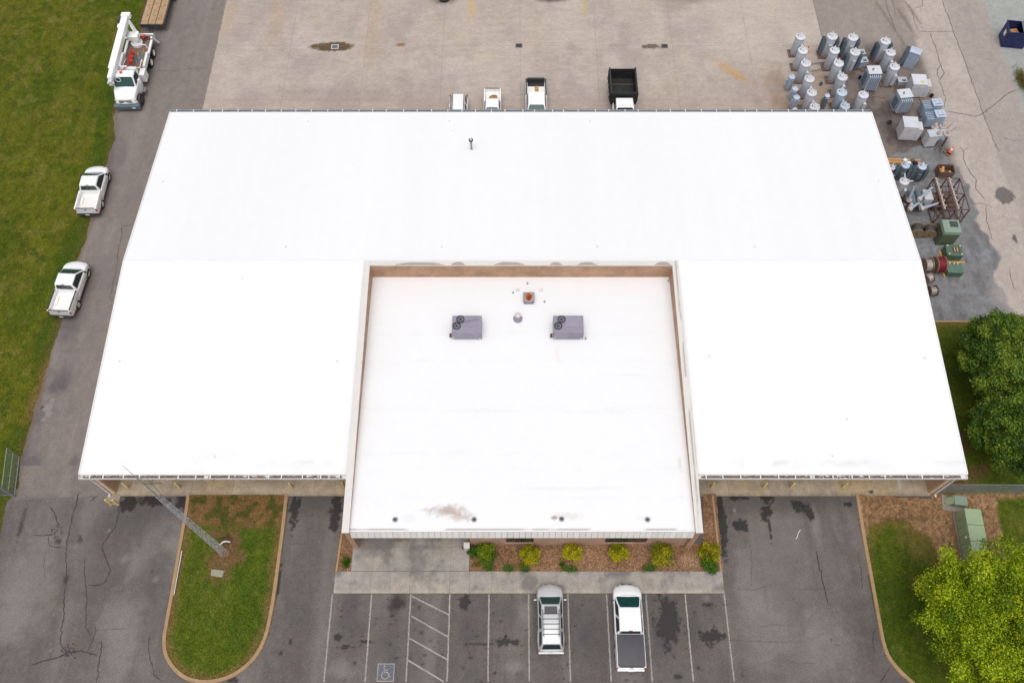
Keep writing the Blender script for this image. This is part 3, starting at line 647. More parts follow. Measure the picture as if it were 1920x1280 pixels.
# parking lines
lx = [623.3, 697, 770.3, 843.7, 917, 991, 1064.7, 1137.5, 1211, 1284.5, 1357.7]
for k, x in enumerate(lx):
    q = P(x, 1113)
    ribbon('parking_line', [(q.x, 12.72, 0), (q.x, 7.0, 0)], .10, .005, M['paintline'], lot, jit=.15, seg=.15, seed=k, taper=False)
for k, (a, c) in enumerate((((772, 1117), (842, 1152)), ((771, 1154), (841.5, 1194)), ((768, 1196), (839, 1236)), ((765, 1237), (832, 1277)))):
    ribbon('hatch_line', PP([a, c]), .10, .0055, M['paintline'], lot, jit=.1, seg=.3, seed=k + 30, taper=False)
q0 = P(706, 1277); q1 = P(740.5, 1243)
cx, cy, hw, hh = (q0.x + q1.x) / 2, (q0.y + q1.y) / 2, (q1.x - q0.x) / 2, (q1.y - q0.y) / 2
MB().poly([(cx - hw, cy - hh, .005), (cx + hw, cy - hh, .005), (cx + hw, cy + hh, .005), (cx - hw, cy + hh, .005)]).build('accessible_bay_sign', 'adablue', lot)
b = MB()
for x0, y0, x1, y1 in ((-1, -1, 1, -.9), (-1, .9, 1, 1), (-1, -.9, -.9, .9), (.9, -.9, 1, .9)):
    b.poly([(cx + hw * x0, cy + hh * y0, .009), (cx + hw * x1, cy + hh * y0, .009), (cx + hw * x1, cy + hh * y1, .009), (cx + hw * x0, cy + hh * y1, .009)])
b.build('sign_border', 'paintline', lot)
b = MB(); n = 20
def stroke(pts, wd):
    for a, c in zip(pts[:-1], pts[1:]):
        a = Vector(a); c = Vector(c); d = (c - a).normalized(); q = Vector((-d.y, d.x)) * wd / 2
        b.poly([(*(a + q), .009), (*(c + q), .009), (*(c - q), .009), (*(a - q), .009)])
def sgn(x, y): return (cx + x * hw, cy + y * hh)
b.lathe([(.07, 0), (.07, .002)], (*sgn(-.2, .68), .008), n=10)
stroke([sgn(-.2, .5), sgn(-.15, 0), sgn(.28, 0), sgn(.42, -.5), sgn(.62, -.42)], .08); stroke([sgn(-.18, .25), sgn(.2, .25)], .07)
stroke([sgn(-.05 + .42 * math.cos(a), -.3 + .42 * math.sin(a)) for a in np.linspace(R(130), R(345), 14)], .07)
b.build('wheelchair_symbol', 'paintline', lot)
# tar splashes where cracks meet
for k, (px_, py_, n) in enumerate(((128, 1222, 70), (105, 996, 34))):
    b = MB()
    for i in range(n):
        q = P(px_ + random.gauss(0, 8), py_ + random.gauss(0, 6)); r_ = random.uniform(.02, .075)
        b.poly([(q.x + r_ * random.uniform(.6, 1.2) * math.cos(a), q.y + r_ * random.uniform(.6, 1.2) * math.sin(a), .0065 + i * .0001) for a in np.linspace(0, 5.4, 7)])
    b.build('tar_patch', 'tar', lot)

# grass blades
def blades(name, fn, keep, box, per, label, hgt=(.03, .075), z=.02, view=True):
    x0, x1, y0, y1 = box; n = int((x1 - x0) * (y1 - y0) * per)
    X = rng.uniform(x0, x1, n); Y = rng.uniform(y0, y1, n)
    k = keep(X, Y)
    if view:
        dd = Y * CC + CAMH * CS; k &= (abs(X) / dd * FPX < 1010) & (Y > 5) & (Y < 77)
    X = X[k]; Y = Y[k]; n = len(X); C = fn(X, Y).C * rng.uniform(.75, 1.5, (n, 1))
    C[:, 0] *= rng.uniform(.85, 1.2, n)
    a = rng.uniform(0, 2 * np.pi, n); h = rng.uniform(*hgt, n); w_ = rng.uniform(.012, .032, n); le = rng.uniform(.3, 1.3, n) * h
    dx, dy = np.cos(a), np.sin(a); V = np.empty((n, 3, 3))
    V[:, 0] = np.stack([X - dy * w_, Y + dx * w_, np.full(n, z)], -1); V[:, 1] = np.stack([X + dy * w_, Y - dx * w_, np.full(n, z)], -1)
    V[:, 2] = np.stack([X + dx * le, Y + dy * le, z + h], -1)
    return tag(faces_mesh(name, V.reshape(-1, 3), 3, C, 'blade'), label, 'grass', kind='stuff')
blades('lawn_grass', paint_left, keep_left, (-57, -36.5, 6, 77), 260, 'short patchy green and brown grass of the lawn left of the drive')
blades('island_grass', paint_island, lambda X, Y: inside(ISW, X, Y) & (pdist(ISW, X, Y) > .25), (-24, -15, 5, 19.8), 320, 'short grass growing on the kerbed island', z=.07)
RIN = lambda X, Y: inside(RIP, X, Y) & (pdist(KRW, X, Y) > .3) & ((inside(GP, X, Y)) | inside(GR, X, Y) | (Y > 20.3))
blades('right_grass', paint_right, RIN, (25, 46, 6, 34.3), 220, 'short dark grass on the right around the trees', z=.065)

# ================================================================== BUILDING
XL, XR, YF, YR, YB, ZE, ZR = -30.1, 31.65, 20.02, 36.8, 53.35, 4.4, 5.72
OL, OR_, OF, OB, OZ = -11.0, 12.40, 16.05, 36.32, 4.2          # office roof, inside the parapet
bld = thing('warehouse_building', 'wide warehouse with white low-pitched roof and a sunken brick-walled office roof', 'building', (.8, 36.6, 0))
def zroof(X, Y): return np.where(Y < YR, ZE + (ZR - ZE) * (Y - YF) / (YR - YF), ZE + (ZR - ZE) * (YB - Y) / (YB - YR))
def paint_roof(X, Y):
    p = Paint(X, Y, (.79, .795, .805), .6)
    p.mul(1 + .03 * (fbm(X * .25, Y * .02, 101) - .5) + .02 * (fbm(X * 2.2, Y * .05, 102) - .5))
    for yy, k in ((20.35, .35), (20.9, .30), (22.2, .22), (20.6, .3), (24.8, .08)):
        p.mix(k * np.exp(-((Y - yy) / .07) ** 2) * sst(.55, .72, fbm(X * .7, Y * .2 + yy, 103)), (.42, .38, .36))
    p.mix(.14 * sst(YF + 3.2, YF + .3, Y) * sst(.5, .7, fbm(X * .5, Y * 1.6, 104)), (.55, .54, .54))
    return p
for x0, x1, y0, y1 in ((XL, -11.46, YF, YR), (12.86, XR, YF, YR), (XL, XR, YR, YB)):
    sheet('roof_slope', x0, x1, y0, y1, .21, 0, paint_roof, 'membrane', zfn=zroof, parent=bld)
b = MB(); b.side([(YR - .14, ZR - .005), (YR, ZR + .022), (YR + .14, ZR - .005)], XL, XR); b.build('ridge_cap', mat('ridge_white', (.765, .77, .78), .6, var=.01), bld)
# rake trim and eave fascia
for x, sx_ in ((XL - .04, .1), (XR + .04, .1)):
    b = MB(); b.side([(YF - .05, ZE - .32), (YF - .05, ZE + .035), (YR, ZR + .035), (YB + .05, ZE + .035), (YB + .05, ZE - .32), (YR, ZR - .3)], x - sx_ / 2, x + sx_ / 2); b.build('rake_trim', 'white', bld)
def gutter(x0, x1, yin, yout, z, m, n, deb):
    s = 1 if yout > yin else -1; t = .03
    b = MB(); b.box((x0 + x1) / 2, (yin + yout) / 2, z - .24, x1 - x0, abs(yout - yin), .02)
    b.box((x0 + x1) / 2, yout - s * t / 2, z - .22, x1 - x0, t, .2); b.box((x0 + x1) / 2, yin + s * t / 2, z - .22, x1 - x0, t, .2)
    b.box(x0 + t / 2, (yin + yout) / 2, z - .22, t, abs(yout - yin) - 2 * t - .004, .2); b.box(x1 - t / 2, (yin + yout) / 2, z - .22, t, abs(yout - yin) - 2 * t - .004, .2)
    g = b.build('gutter', m, bld)
    if deb:
        d = MB(); 
        for k in range(int((x1 - x0) / .07)):
            d.box(x0 + .35 + random.random() * (x1 - x0 - .7), (yin + yout) / 2 + random.uniform(-.06, .06), z - .22, random.uniform(.08, .5), random.uniform(.05, .16), random.uniform(.03, .11), random.uniform(-.4, .4))
        d.build('leaf_litter', 'debris', g)['kind'] = 'stuff'
    for k in range(n):
        x = x0 + (k + .5 + random.uniform(-.15, .15)) * (x1 - x0) / n
        MB().box(x, (yin + yout) / 2, z - .018, .075, abs(yout - yin) - .01, .02).build('gutter_strap', 'white', g)
    return g
gutter(XL - .02, -11.5, YF - .07, YF - .37, ZE + .01, 'white', 15, True); gutter(12.9, XR + .02, YF - .07, YF - .37, ZE + .01, 'white', 15, True)
gutter(XL, XR, YB + .07, YB + .35, ZE + .01, 'gutter', 47, False)
for x0, x1, y in ((XL, -11.5, YF - .02), (12.9, XR, YF - .02), (XL, XR, YB + .02)):
    MB().box((x0 + x1) / 2, y, ZE - .32, x1 - x0 - .02, .08, .30).build('eave_board', 'white', bld)
# walls
WL, WRR, WF, WB = -29.6, 31.15, 22.4, 53.0
MB().box(WL + .15, 37.6, 0, .3, 31.1, 4.15).build('side_wall', 'tanwall', bld)
MB().box(WRR - .15, 37.6, 0, .3, 31.1, 4.15).build('side_wall', 'tanwall', bld)
MB().box((WL + WRR) / 2, WB, 0, WRR - WL - .7, .3, 4.15).build('rear_wall', 'tanwall', bld)
for x0, x1 in ((WL + .31, -11.42), (12.82, WRR - .31)):
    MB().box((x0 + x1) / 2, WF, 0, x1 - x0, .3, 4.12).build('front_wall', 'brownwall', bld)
    MB().box((x0 + x1) / 2, (YF + WF) / 2 - .05, 4.02, x1 - x0, WF - YF - .3, .06).build('soffit', 'whitewarm', bld)
    for k in range(3):
        xc = x0 + (k + .5) * (x1 - x0) / 3; d = MB(); d.box(xc, WF - .17, .03, 4.4, .03, 3.4); d = d.build('garage_door', 'whitewarm', bld)
        for j in range(5): MB().box(xc, WF - .2, .07 + j * .68, 4.3, .03, .6).build('door_panel', 'whitewarm', d)
for x, s in ((WL, 1), (WRR, -1)):                              # wing walls closing the overhang
    MB().box(x + s * .12, 21.05, 0, .24, 2.1, 4.1).build('wing_wall', 'tanwall', bld)
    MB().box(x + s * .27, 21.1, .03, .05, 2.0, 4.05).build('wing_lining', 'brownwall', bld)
    b = MB(); b.path([(x - s * .14, 19.83, 4.14), (x - s * .14, 19.95, 3.8), (x - s * .14, 19.95, .1), (x - s * .2, 19.75, .06)], .07, 8); b.build('downspout', 'white', bld, smooth=40)
MB().box(WL - .12, 20.9, 0, .12, .5, 2.7).build('meter_cabinet', 'gutter', bld)
# office block: brick parapets, coping, roof
def zc(y): return 4.45 + (y - 15.85) * .0698
for x0, x1 in ((OL - .40, OL), (OR_, OR_ + .40)):
    b = MB(); b.side([(15.95, 0), (15.95, zc(15.95) - .06), (OB + .3, zc(OB + .3) - .06), (OB + .3, 0)], x0, x1); b.build('parapet_wall', 'brick', bld)
MB().box((OL + OR_) / 2, OB + .15, 0, OR_ - OL - .004, .3, zc(OB + .3) - .07).build('parapet_wall', 'brick', bld)
def paint_cope(X, Y):
    p = Paint(X, Y, (.66, .63, .60), .6)
    p.mul(1 + .06 * (fbm(X * .6, Y * .6, 111) - .5))
    rear = sst(36.2, 36.35, Y) * sst(12.35, 12.25, X)
    e = fbm(X * .9, Y * 6, 112)
    for a, c_ in ((-9.0, -5.2), (-4.7, -3.6), (-1.4, 1.0), (2.9, 3.9), (5.0, 6.6), (11.0, 12.3)):
        arch = sst(0, 1, 1 - ((X - (a + c_) / 2) / ((c_ - a) / 2)) ** 2) * .24
        p.mix(rear * sst(.03, -.03, (Y - 36.36) - arch + .12 * (e - .5)) * .7 * (abs(X - (a + c_) / 2) < (c_ - a) / 2), A(150, 132, 120))
    p.mix(sst(12.55, 12.62, X) * sst(.52, .6, fbm(X * 2, Y * .35, 113)) * sst(12.75, 12.66, X) * .8, A(160, 146, 136))
    p.mix(.5 * sst(12.78, 12.84, X) * sst(.5, .6, fbm(X * 2, Y * .5, 114)) * sst(32, 26, Y), A(140, 116, 100))
    return p
M['coping'] = gmat('coping_metal', 6, .04, 1, .04, .05)
cop = thing('coping', None, None); cop.parent = bld
zcop = lambda X, Y: 4.47 + (Y - 15.85) * .0698
for x0, x1 in ((OL - .46, OL + .03), (OR_ - .03, OR_ + .46)):
    ys = np.linspace(15.82, OB + .38, 8)
    for a, c_ in zip(ys[:-1], ys[1:]):
        sheet('coping_section', x0, x1, a + .004, c_ - .004, .07, 0, paint_cope, 'coping', zfn=zcop, parent=cop)
    b = MB(); b.side([(15.825, zc(15.825) - .12), (15.825, zc(15.825) + .012), (OB + .375, zc(OB + .375) + .012), (OB + .375, zc(OB + .375) - .12)], x0 + .004, x1 - .004); b.build('coping_core', 'whitewarm', cop)
zr_ = zc(OB + .38) + .02
xs = np.linspace(OL + .035, OR_ - .035, 9)
for a, c_ in zip(xs[:-1], xs[1:]): sheet('coping_section', a + .004, c_ - .004, OB - .03, OB + .38, .06, zr_, paint_cope, 'coping', parent=cop)
MB().box((OL + OR_) / 2, OB + .175, zr_ - .14, OR_ - OL - .08, .40, .13).build('coping_core', 'whitewarm', cop)
def paint_office(X, Y):
    p = Paint(X, Y, (.78, .78, .79), .55)
    p.mul(1 + .025 * (fbm(X * .2, Y * .6, 121) - .5))
    for yy in (28.9, 25.1, 21.6, 20.4, 18.3, 31.2):
        p.mix(.06 * np.exp(-((Y - yy) / .09) ** 2) * sst(.52, .7, fbm(X * .55, yy * 3 + Y * .3, 122)), (.45, .44, .43))
        p.mix(.06 * np.exp(-((Y - yy) / .3) ** 2) * sst(.5, .7, fbm(X * 1.1, Y * 3, 123)), (.5, .49, .48))
    p.mix(.10 * sst(33.5, 36.2, Y + 1.4 * (fbm(X * .4, Y, 124) - .5)), (.70, .60, .60))
    for (px_, py_, rx, ry, k, c_) in ((840, 958, 26, 9, .75, (.36, .27, .22)), (866, 968, 20, 7, .6, (.40, .28, .24)), (808, 955, 22, 2.2, .45, (.4, .33, .3)), (1040, 970, 6, 3.5, .8, (.25, .16, .1)), (1065, 966, 22, 6, .28, (.5, .38, .3)),
                                      (1210, 972, 14, 5, .2, (.5, .48, .46)), (765, 972, 14, 7, .16, (.5, .46, .42)), (1045, 665, 4, 14, .25, (.7, .6, .35)), (1010, 915, 40, 3, .12, (.4, .4, .4)), (1110, 915, 50, 3, .12, (.4, .4, .4)),
                                      (905, 770, 60, 2.4, .12, (.42, .42, .42)), (1120, 772, 60, 2.4, .11, (.42, .42, .42)), (1180, 703, 30, 1.8, .13, (.42, .42, .42)), (1275, 870, 2, 14, .35, (.35, .35, .35))):
        q = P(px_, py_, OZ); s_ = .0365
        p.blob(q.x, q.y, rx * s_, ry * s_, c_, k=k, soft=.7, warp=.8, seed=px_ % 17, fr=1.6)
    p.mix(.85 * sst(OF + .2, OF + .03, Y) * sst(.47, .58, fbm(X * .5, Y, 125)), (.26, .22, .2))
    return p
sheet('office_roof', OL + .002, OR_ - .002, OF - .02, OB - .002, .11, OZ, paint_office, 'membrane', parent=bld)
# front fascia of folded metal panels
fas = thing('fascia', None, None); fas.parent = bld
n = 57; fw = (OR_ - OL) / n
pm = MB(); pm.side([(OF - .21, 3.16), (OF - .23, 3.2), (OF - .055, 4.17), (OF - .02, 4.19), (OF - .02, 3.16)], .012, fw - .012); pm = pm.mesh('fascia_panel')
pm.materials.append(M['fascia'])
for k in range(n):
    o = bpy.data.objects.new('fascia_panel', pm); col.objects.link(o); o.parent = fas; o.location = (OL + k * fw, 0, 0)
MB().box((OL + OR_) / 2, OF + .05, 3.17, OR_ - OL - .01, .14, .97).build('fascia_backing', 'brownwall', fas)
MB().box((OL + OR_) / 2, OF - .035, 4.185, OR_ - OL - .02, .1, .06).build('roof_edge_trim', 'white', fas)
MB().box((OL - 2.99) / 2 - .0, 17.3, 3.1, -2.99 - OL, 2.5, .05).build('porch_ceiling', 'whitewarm', bld)
MB().box((OL - 2.99) / 2, 18.75, .0, -2.99 - OL - .01, .25, 3.09).build('porch_wall', 'brick_pink', bld)
d = MB().box(-6.5, 18.6, .13, 1.9, .06, 2.2).build('entrance_door', 'darkmetal', bld)
for s in (-.47, .47): MB().box(-6.5 + s, 18.56, .25, .82, .03, 1.95).build('door_pane', 'glass', d)
MB().box((-2.99 + OR_) / 2, 16.33, 0, OR_ + 2.99 - .01, .3, 3.15).build('front_brick_wall', 'brick_pink', bld)
MB().box(-2.85, 17.55, 0, .28, 2.1, 3.08).build('porch_side_wall', 'brick_pink', bld)
for x0, x1, k in ((-.42, 1.52, 2), (6.6, 9.5, 3)):
    wdw = MB().box((x0 + x1) / 2, 16.165, .92, x1 - x0, .06, 2.0).build('window', 'darkmetal', bld)
    MB().box((x0 + x1) / 2, 16.13, .86, x1 - x0 + .06, .12, .05).build('sill', 'brick_pink', wdw)
    for i in range(k):
        xx = x0 + (i + .5) * (x1 - x0) / k; MB().box(xx, 16.128, .99, (x1 - x0) / k - .1, .02, 1.86).build('pane', mat('window_glass', (.03, .04, .035), .08, var=.3, scale=1), wdw)
for x in (OL - .2, OR_ + .2): MB().box(x, 15.98, 0, .36, .04, 2.6).build('end_pier', 'brownwall', bld)
# fastener bumps and small pipe boots on the main roof
for px_, py_ in ((577, 228), (843, 227), (1106, 228), (306, 341), (455, 521), (224, 677), (403, 856), (536, 463), (828, 463), (1120, 463), (1415, 463), (1647, 340), (1734, 671), (1561, 855), (848, 246), (1330, 668), (632, 677), (1588, 786)):
    q = P(px_, py_, 5.0); z = float(zroof(np.array(q.x), np.array(q.y))); q = P(px_, py_, z); z = float(zroof(np.array(q.x), np.array(q.y)))
    MB().lathe([(.10, -.01), (.09, .02), (.05, .04), (.03, .08)], (q.x, q.y, z), n=10).build('pipe_boot', 'boot', bld, smooth=40)
for o in bld.children: o.location = Vector(o.location) - bld.location

# ------------------------------------------------------------------ rooftop plant
def hvac(px0, px1, label, stick):
    a = P(px0, 637, OZ); c_ = P(px1, 637, OZ); xm = (a.x + c_.x) / 2; wd = c_.x - a.x
    t = thing('rooftop_air_conditioner', label, 'air conditioner', (xm, a.y + .77, OZ), 0, 'air conditioners on the office roof')
    MB().box(0, 0, .08, wd, 1.5, .97).build('cabinet', 'hvac', t, bevel=.02)
    for x in (-.8, .8): MB().box(x, 0, 0, .12, 1.4, .09).build('rail', 'darkmetal', t)
    for x, y in ((-wd / 2 + .62, .40), (-wd / 2 + .35, -.17)):
        f = MB().lathe([(.31, 1.04), (.31, 1.13), (.28, 1.13), (.28, 1.06), (.0, 1.06)], (x, y, 0), n=24).build('fan', 'darkmetal', t, smooth=40)
        g = MB()
        for k in range(5):
            an = k * 2 * math.pi / 5; g.add([(x + .07 * math.cos(an), y + .07 * math.sin(an), 1.085), (x + .25 * math.cos(an - .60), y + .25 * math.sin(an - .60), 1.07), (x + .25 * math.cos(an + .56), y + .25 * math.sin(an + .56), 1.10)], [(0, 1, 2)])
        g.build('blade', 'hvac', f); MB().lathe([(.085, 1.065), (.085, 1.125)], (x, y, 0), n=12).build('motor', 'darkmetal', f)
        gr = MB()
        for rr_ in (.12, .19, .26): gr.path([(x + rr_ * math.cos(a_), y + rr_ * math.sin(a_), 1.13) for a_ in np.linspace(0, 2 * math.pi, 17)], .005, 4)
        gr.build('guard', 'darkmetal', f)
    for x in (-wd / 4, wd / 4): MB().box(x, -.76, .14, wd / 2 - .06, .025, .84).build('side_panel', 'hvac', t)
    MB().box(.3, .2, 1.052, 1.1, .9, .012).build('top_panel', 'hvac', t)
    b = MB(); b.path([(-wd / 2 - .05, -.6, .1), (-wd / 2 - .18, -.55, .1), (-wd / 2 - .18, -.5, .45), (-wd / 2 - .04, -.5, .45)], .04, 6); b.box(-wd / 2 - .15, -.5, .02, .14, .2, .3); b.build('pipe', 'rusty', t)
    MB().box(wd / 2 - .15, -.775, .18, .12, .02, .1).build('sticker', 'sticker', t)
    MB().box(-wd / 2 + .1, -.775, .3, .14, .02, .08).build('sticker', 'sticker', t)
    if stick:
        p0 = t.location
        tag(MB().tube((p0.x - .55, p0.y + .05, OZ + 1.15), (p0.x + .95, p0.y + .42, OZ + 1.075), .014, .008, 5).build('thin_rod', 'darkmetal'), 'thin dark rod lying across the left rooftop air conditioner', 'rod')
hvac(848.5, 903.5, 'lavender grey air conditioner with a thin rod on top, left one on office roof', True)
hvac(1037, 1093, 'lavender grey air conditioner without a rod, right of the two on the office roof', False)
q = P(971, 598, OZ); t = thing('roof_vent', 'pale conical roof vent between the two air conditioners', 'vent', q)
MB().lathe([(.36, 0), (.36, .05), (.30, .10), (.17, .35), (.17, .55)], n=20).build('flashing', 'hvac', t, smooth=50)
MB().lathe([(.22, .5), (.22, .6), (.12, .72), (.02, .76)], n=20).build('cap', 'whitewarm', t, smooth=50)
q = P(991.5, 571, OZ); t = thing('roof_hatch', 'square rust-stained metal exhaust box near the rear brick parapet', 'exhaust box', (q.x, q.y + .45, OZ))
MB().box(0, 0, 0, .74, .8, .32).build('curb', 'hvac', t); MB().box(0, 0, .32, .86, .9, .07).build('lid', 'hvac', t, bevel=.012)
def paint_rust(X, Y):
    p = Paint(X, Y, A(168, 160, 168), .7)
    for x_, y_, rx, ry, k, c_ in ((.02, .0, .34, .40, .7, A(206, 170, 140)), (0, .05, .24, .34, .95, A(176, 76, 30)), (.05, -.1, .16, .2, .9, A(140, 50, 22)), (-.2, .1, .08, .14, .8, A(190, 110, 70))): p.blob(x_, y_, rx, ry, c_, k=k, soft=.3, warp=.7, seed=4, fr=2)
    return p
sheet('rusty_top', -.41, .41, -.43, .43, .03, .394, paint_rust, 'slab', parent=t)
for x in (-.3, .3): MB().box(x, -.46, .3, .1, .03, .08).build('bracket', 'darkmetal', t)
for i, (px_, py_) in enumerate(((970, 544), (1014, 544))):
    q = P(px_, py_, OZ); tag(MB().box(q.x, q.y, OZ, .32, .3, .05).build('roof_pad', mat('pad_grey', (.66, .66, .66), .7)), 'small pale square pad on the office roof %s of the rusty exhaust box' % ('left', 'right')[i], 'roof pad')
for i, (px_, py_) in enumerate(((741, 974), (889, 974), (1053, 973), (1214, 974))):
    q = P(px_, py_, OZ); t = thing('roof_drain', 'dark round roof drain by the front edge, %s from the left' % ('first', 'second', 'third', 'fourth')[i], 'roof drain', q, 0, 'roof drains along the front edge')
    MB().lathe([(.19, 0), (.19, .05), (.14, .06), (.14, .03)], n=18).build('ring', 'steel', t, smooth=40)
    MB().lathe([(.09, .0), (.09, .08), (.06, .12), (.03, .13)], n=14).build('strainer', 'darkmetal', t, smooth=40)
for i, (px_, py_) in enumerate(((989, 532), (1253, 527), (962, 549), (1098, 635), (1021, 566))):
    q = P(px_, py_, OZ); tag(MB().lathe([(.09, 0), (.06, .03), (.045, .05), (.045, .22)], q, n=10).build('vent_pipe', 'gutter', smooth=40), ['thin vent pipe behind the rusty exhaust box', 'thin vent pipe in the right rear corner of the office roof', 'stub pipe left of the rusty exhaust box', 'stub pipe right of the right air conditioner', 'stub pipe right of the rusty exhaust box', 'stub pipe near the left parapet of the office roof'][i], 'vent pipe')
q = P(884, 280, 4.78); z = float(zroof(np.array(q.x), np.array(q.y))); t = thing('flue_pipe', 'tall grey flue pipe with round cap on the rear roof slope', 'flue', (q.x, q.y, z))
MB().tube((0, 0, -.02), (0, 0, 1.1), .085, n=14).build('pipe', 'hvac', t, smooth=40)
MB().lathe([(.17, 0), (.1, .06)], n=14).build('boot', 'whitewarm', t, smooth=40)
MB().lathe([(.17, 1.08), (.19, 1.12), (.19, 1.2), (.15, 1.24)], n=18).build('cap', 'darkmetal', t, smooth=40); MB().lathe([(.10, 1.241), (.07, 1.27)], n=14).build('cap_top', 'whitewarm', t, smooth=40)

# ================================================================== SITE FURNITURE
def bollard(px_, py_, label, g='faded yellow bollards'):
    q = P(px_, py_, .03); t = thing('bollard', label, 'bollard', q, 0, g)
    MB().lathe([(.085, 0), (.085, 1.0), (.07, 1.05), (.03, 1.075)], n=14).build('post', 'bollard', t, smooth=40)
    MB().lathe([(.13, 0), (.13, .015)], n=14).build('base', 'kerb', t)
for a in ((240, 914, 'faded yellow bollard under the left eave, nearest the wing wall'), (337, 914, 'faded yellow bollard under the left eave, second from the wing wall, left of the island'),
          (547.5, 914, 'faded yellow bollard under the left eave, just right of the kerbed island'), (645.5, 913, 'faded yellow bollard under the left eave, touching the office wall'),
          (208, 944.5, 'outer faded yellow bollard on the corner pad below the left downspout'), (221.5, 945, 'inner faded yellow bollard on the corner pad below the left downspout'),
          (1334, 913.5, 'faded yellow bollard under the right eave, nearest the office'), (1431.5, 913.5, 'faded yellow bollard under the right eave, second from the office'),
          (1482.5, 913.5, 'faded yellow bollard under the right eave, third from the office'), (1580, 913.5, 'faded yellow bollard under the right eave, farthest from the office')): bollard(*a)
# lattice mast
q = P(420, 1036, .07); t = thing('lattice_mast', 'tall galvanised lattice radio mast standing on the kerbed grass island', 'radio mast', q)
LH = 13.2
def leg(k, z):
    r_ = .30 - .15 * z / LH; a = k * 2 * math.pi / 3 + .5; return Vector((r_ * math.cos(a), r_ * math.sin(a), z))
for k in range(3): MB().tube(leg(k, 0), leg(k, LH), .022, .018, 6).build('leg', 'tower', t)
b = MB(); nz = 26
for k in range(3):
    for i in range(nz):
        z0, z1 = i * LH / nz, (i + 1) * LH / nz
        b.tube(leg(k, z0), leg((k + 1) % 3, z1), .0075, n=4); b.tube(leg((k + 1) % 3, z0), leg(k, z1), .0075, n=4)
        if i % 2 == 0: b.tube(leg(k, z0), leg((k + 1) % 3, z0), .010, n=4)
b.build('bracing', 'tower', t)
b = MB(); b.tube((0, 0, LH - .6), (0, 0, 16.2), .035, n=6); b.tube((0, 0, 16.2), (0, 0, 18.1), .018, .01, 5); b.build('top_mast', 'steel', t)
b = MB(); b.tube((.15, .1, 12.6), (.28, .22, 15.6), .012, n=5); b.build('whip_antenna', 'darkmetal', t)
b = MB(); b.tube((0, 0, 15.1), (1.0, .05, 15.1), .018, n=5)
for k in range(5): b.tube((.15 + k * .2, .05, 14.75 + .02 * k), (.15 + k * .2, .05, 15.45 - .02 * k), .01, n=4)
b.build('yagi_antenna', 'darkmetal', t)
b = MB(); b.tube((0, 0, 14.6), (-.5, .5, 14.7), .015, n=4); b.tube((-.5, .5, 14.4), (-.5, .5, 15.1), .012, n=4); b.build('side_antenna', 'darkmetal', t)
b = MB(); b.path([(.15, .15, 1.6), (.4, .32, 1.75), (.62, .38, 1.7), (.8, .38, 1.5)], .05, 8); b.build('conduit', 'white', t, smooth=50)
MB().prism([(.38 * math.cos(a), .38 * math.sin(a)) for a in np.linspace(0, 5.5, 8)], -.05, .012).build('footing', mat('footing_concrete', A(140, 114, 88), .95, var=.3, scale=6), t)
q4 = [P(397.5, 1067, .09), P(420, 1069.5, .09), P(417, 1082, .09), P(396, 1078.5, .09)]
t = thing('utility_box', 'flat grey-green utility box lid in bare soil on the island', 'utility box', (0, 0, 0)); c0 = sum(q4, Vector()) / 4; c0.z = .05; t.location = c0
MB().prism([((p - c0).x, (p - c0).y) for p in q4][::-1], 0, .13).build('lid', 'lidgreen', t); MB().prism([((p - c0).x * 1.1, (p - c0).y * 1.1) for p in q4][::-1], 0, .04).build('rim', 'kerb', t)
a, c_ = P(341, 1032, .16), P(326, 1115, .16); tag(MB().tube(a, c_, .03, n=8).build('white_pipe', 'white', smooth=50), 'long thin white pipe lying along the left kerb of the island', 'pipe')
# small box by the brick corner
q = P(876, 1027, .12); t = thing('wall_box', 'small pale grey cabinet standing at the left corner of the brick wall', 'cabinet', q)
MB().box(0, 0, 0, .36, .36, .8).build('body', 'txwhite', t, bevel=.02); MB().box(0, -.02, .8, .42, .42, .05).build('lid', 'whitewarm', t, bevel=.01)
MB().path([(-.2, -.05, .05), (-.34, -.1, .3), (-.3, -.05, .6), (-.18, 0, .65)], .03, 6).build('hose', 'darkmetal', t)
b = MB(); b.path([P(1501, 993, .02), P(1498, 996, .02), P(1496, 1000, .02), P(1495, 1006, .02), P(1492, 1010, .02)], .03, 5); tag(b.build('white_strip', 'white'), 'small curved white strip lying on the asphalt right of the office', 'scrap')
# storm drains in the yard
for i, (px_, py_) in enumerate(((628, 88), (973, 86), (1246, 87))):
    q = P(px_, py_, .014); t = thing('storm_drain', ['dark storm drain grate standing in the brown puddle', 'dark square storm drain grate in the middle of the yard', 'dark square storm drain grate beside the grey puddle'][i], 'drain', q, 0, 'storm drains in the concrete yard')
    MB().box(0, 0, 0, .72, .62, .012).build('frame', 'txwhite' if i == 0 else 'joint', t); MB().box(0, 0, .013, .56, .46, .006).build('pit', 'darkmetal', t)
    for k in range(6): MB().box(-.24 + k * .096, 0, .02, .035, .46, .02).build('bar', 'steel' if i == 0 else 'darkmetal', t)
for i, (px_, py_, r_) in enumerate(((833, -1, .45),)):
    q = P(px_, py_, .012); t = thing('tyre', 'dark tyre lying at the top edge of the yard', 'tyre', q)
    MB().lathe([(.5, .02), (.56, .1), (.56, .2), (.5, .28), (.32, .28), (.3, .2), (.3, .1), (.32, .02)], n=24).build('rubber', 'tyre', t, smooth=50)
    b = MB()
    for k in range(9): a = k * .7; b.lathe([(.02, .285), (.02, .30)], (.42 * math.cos(a), .42 * math.sin(a), 0), n=6)
    b.build('stud', 'cream', t)
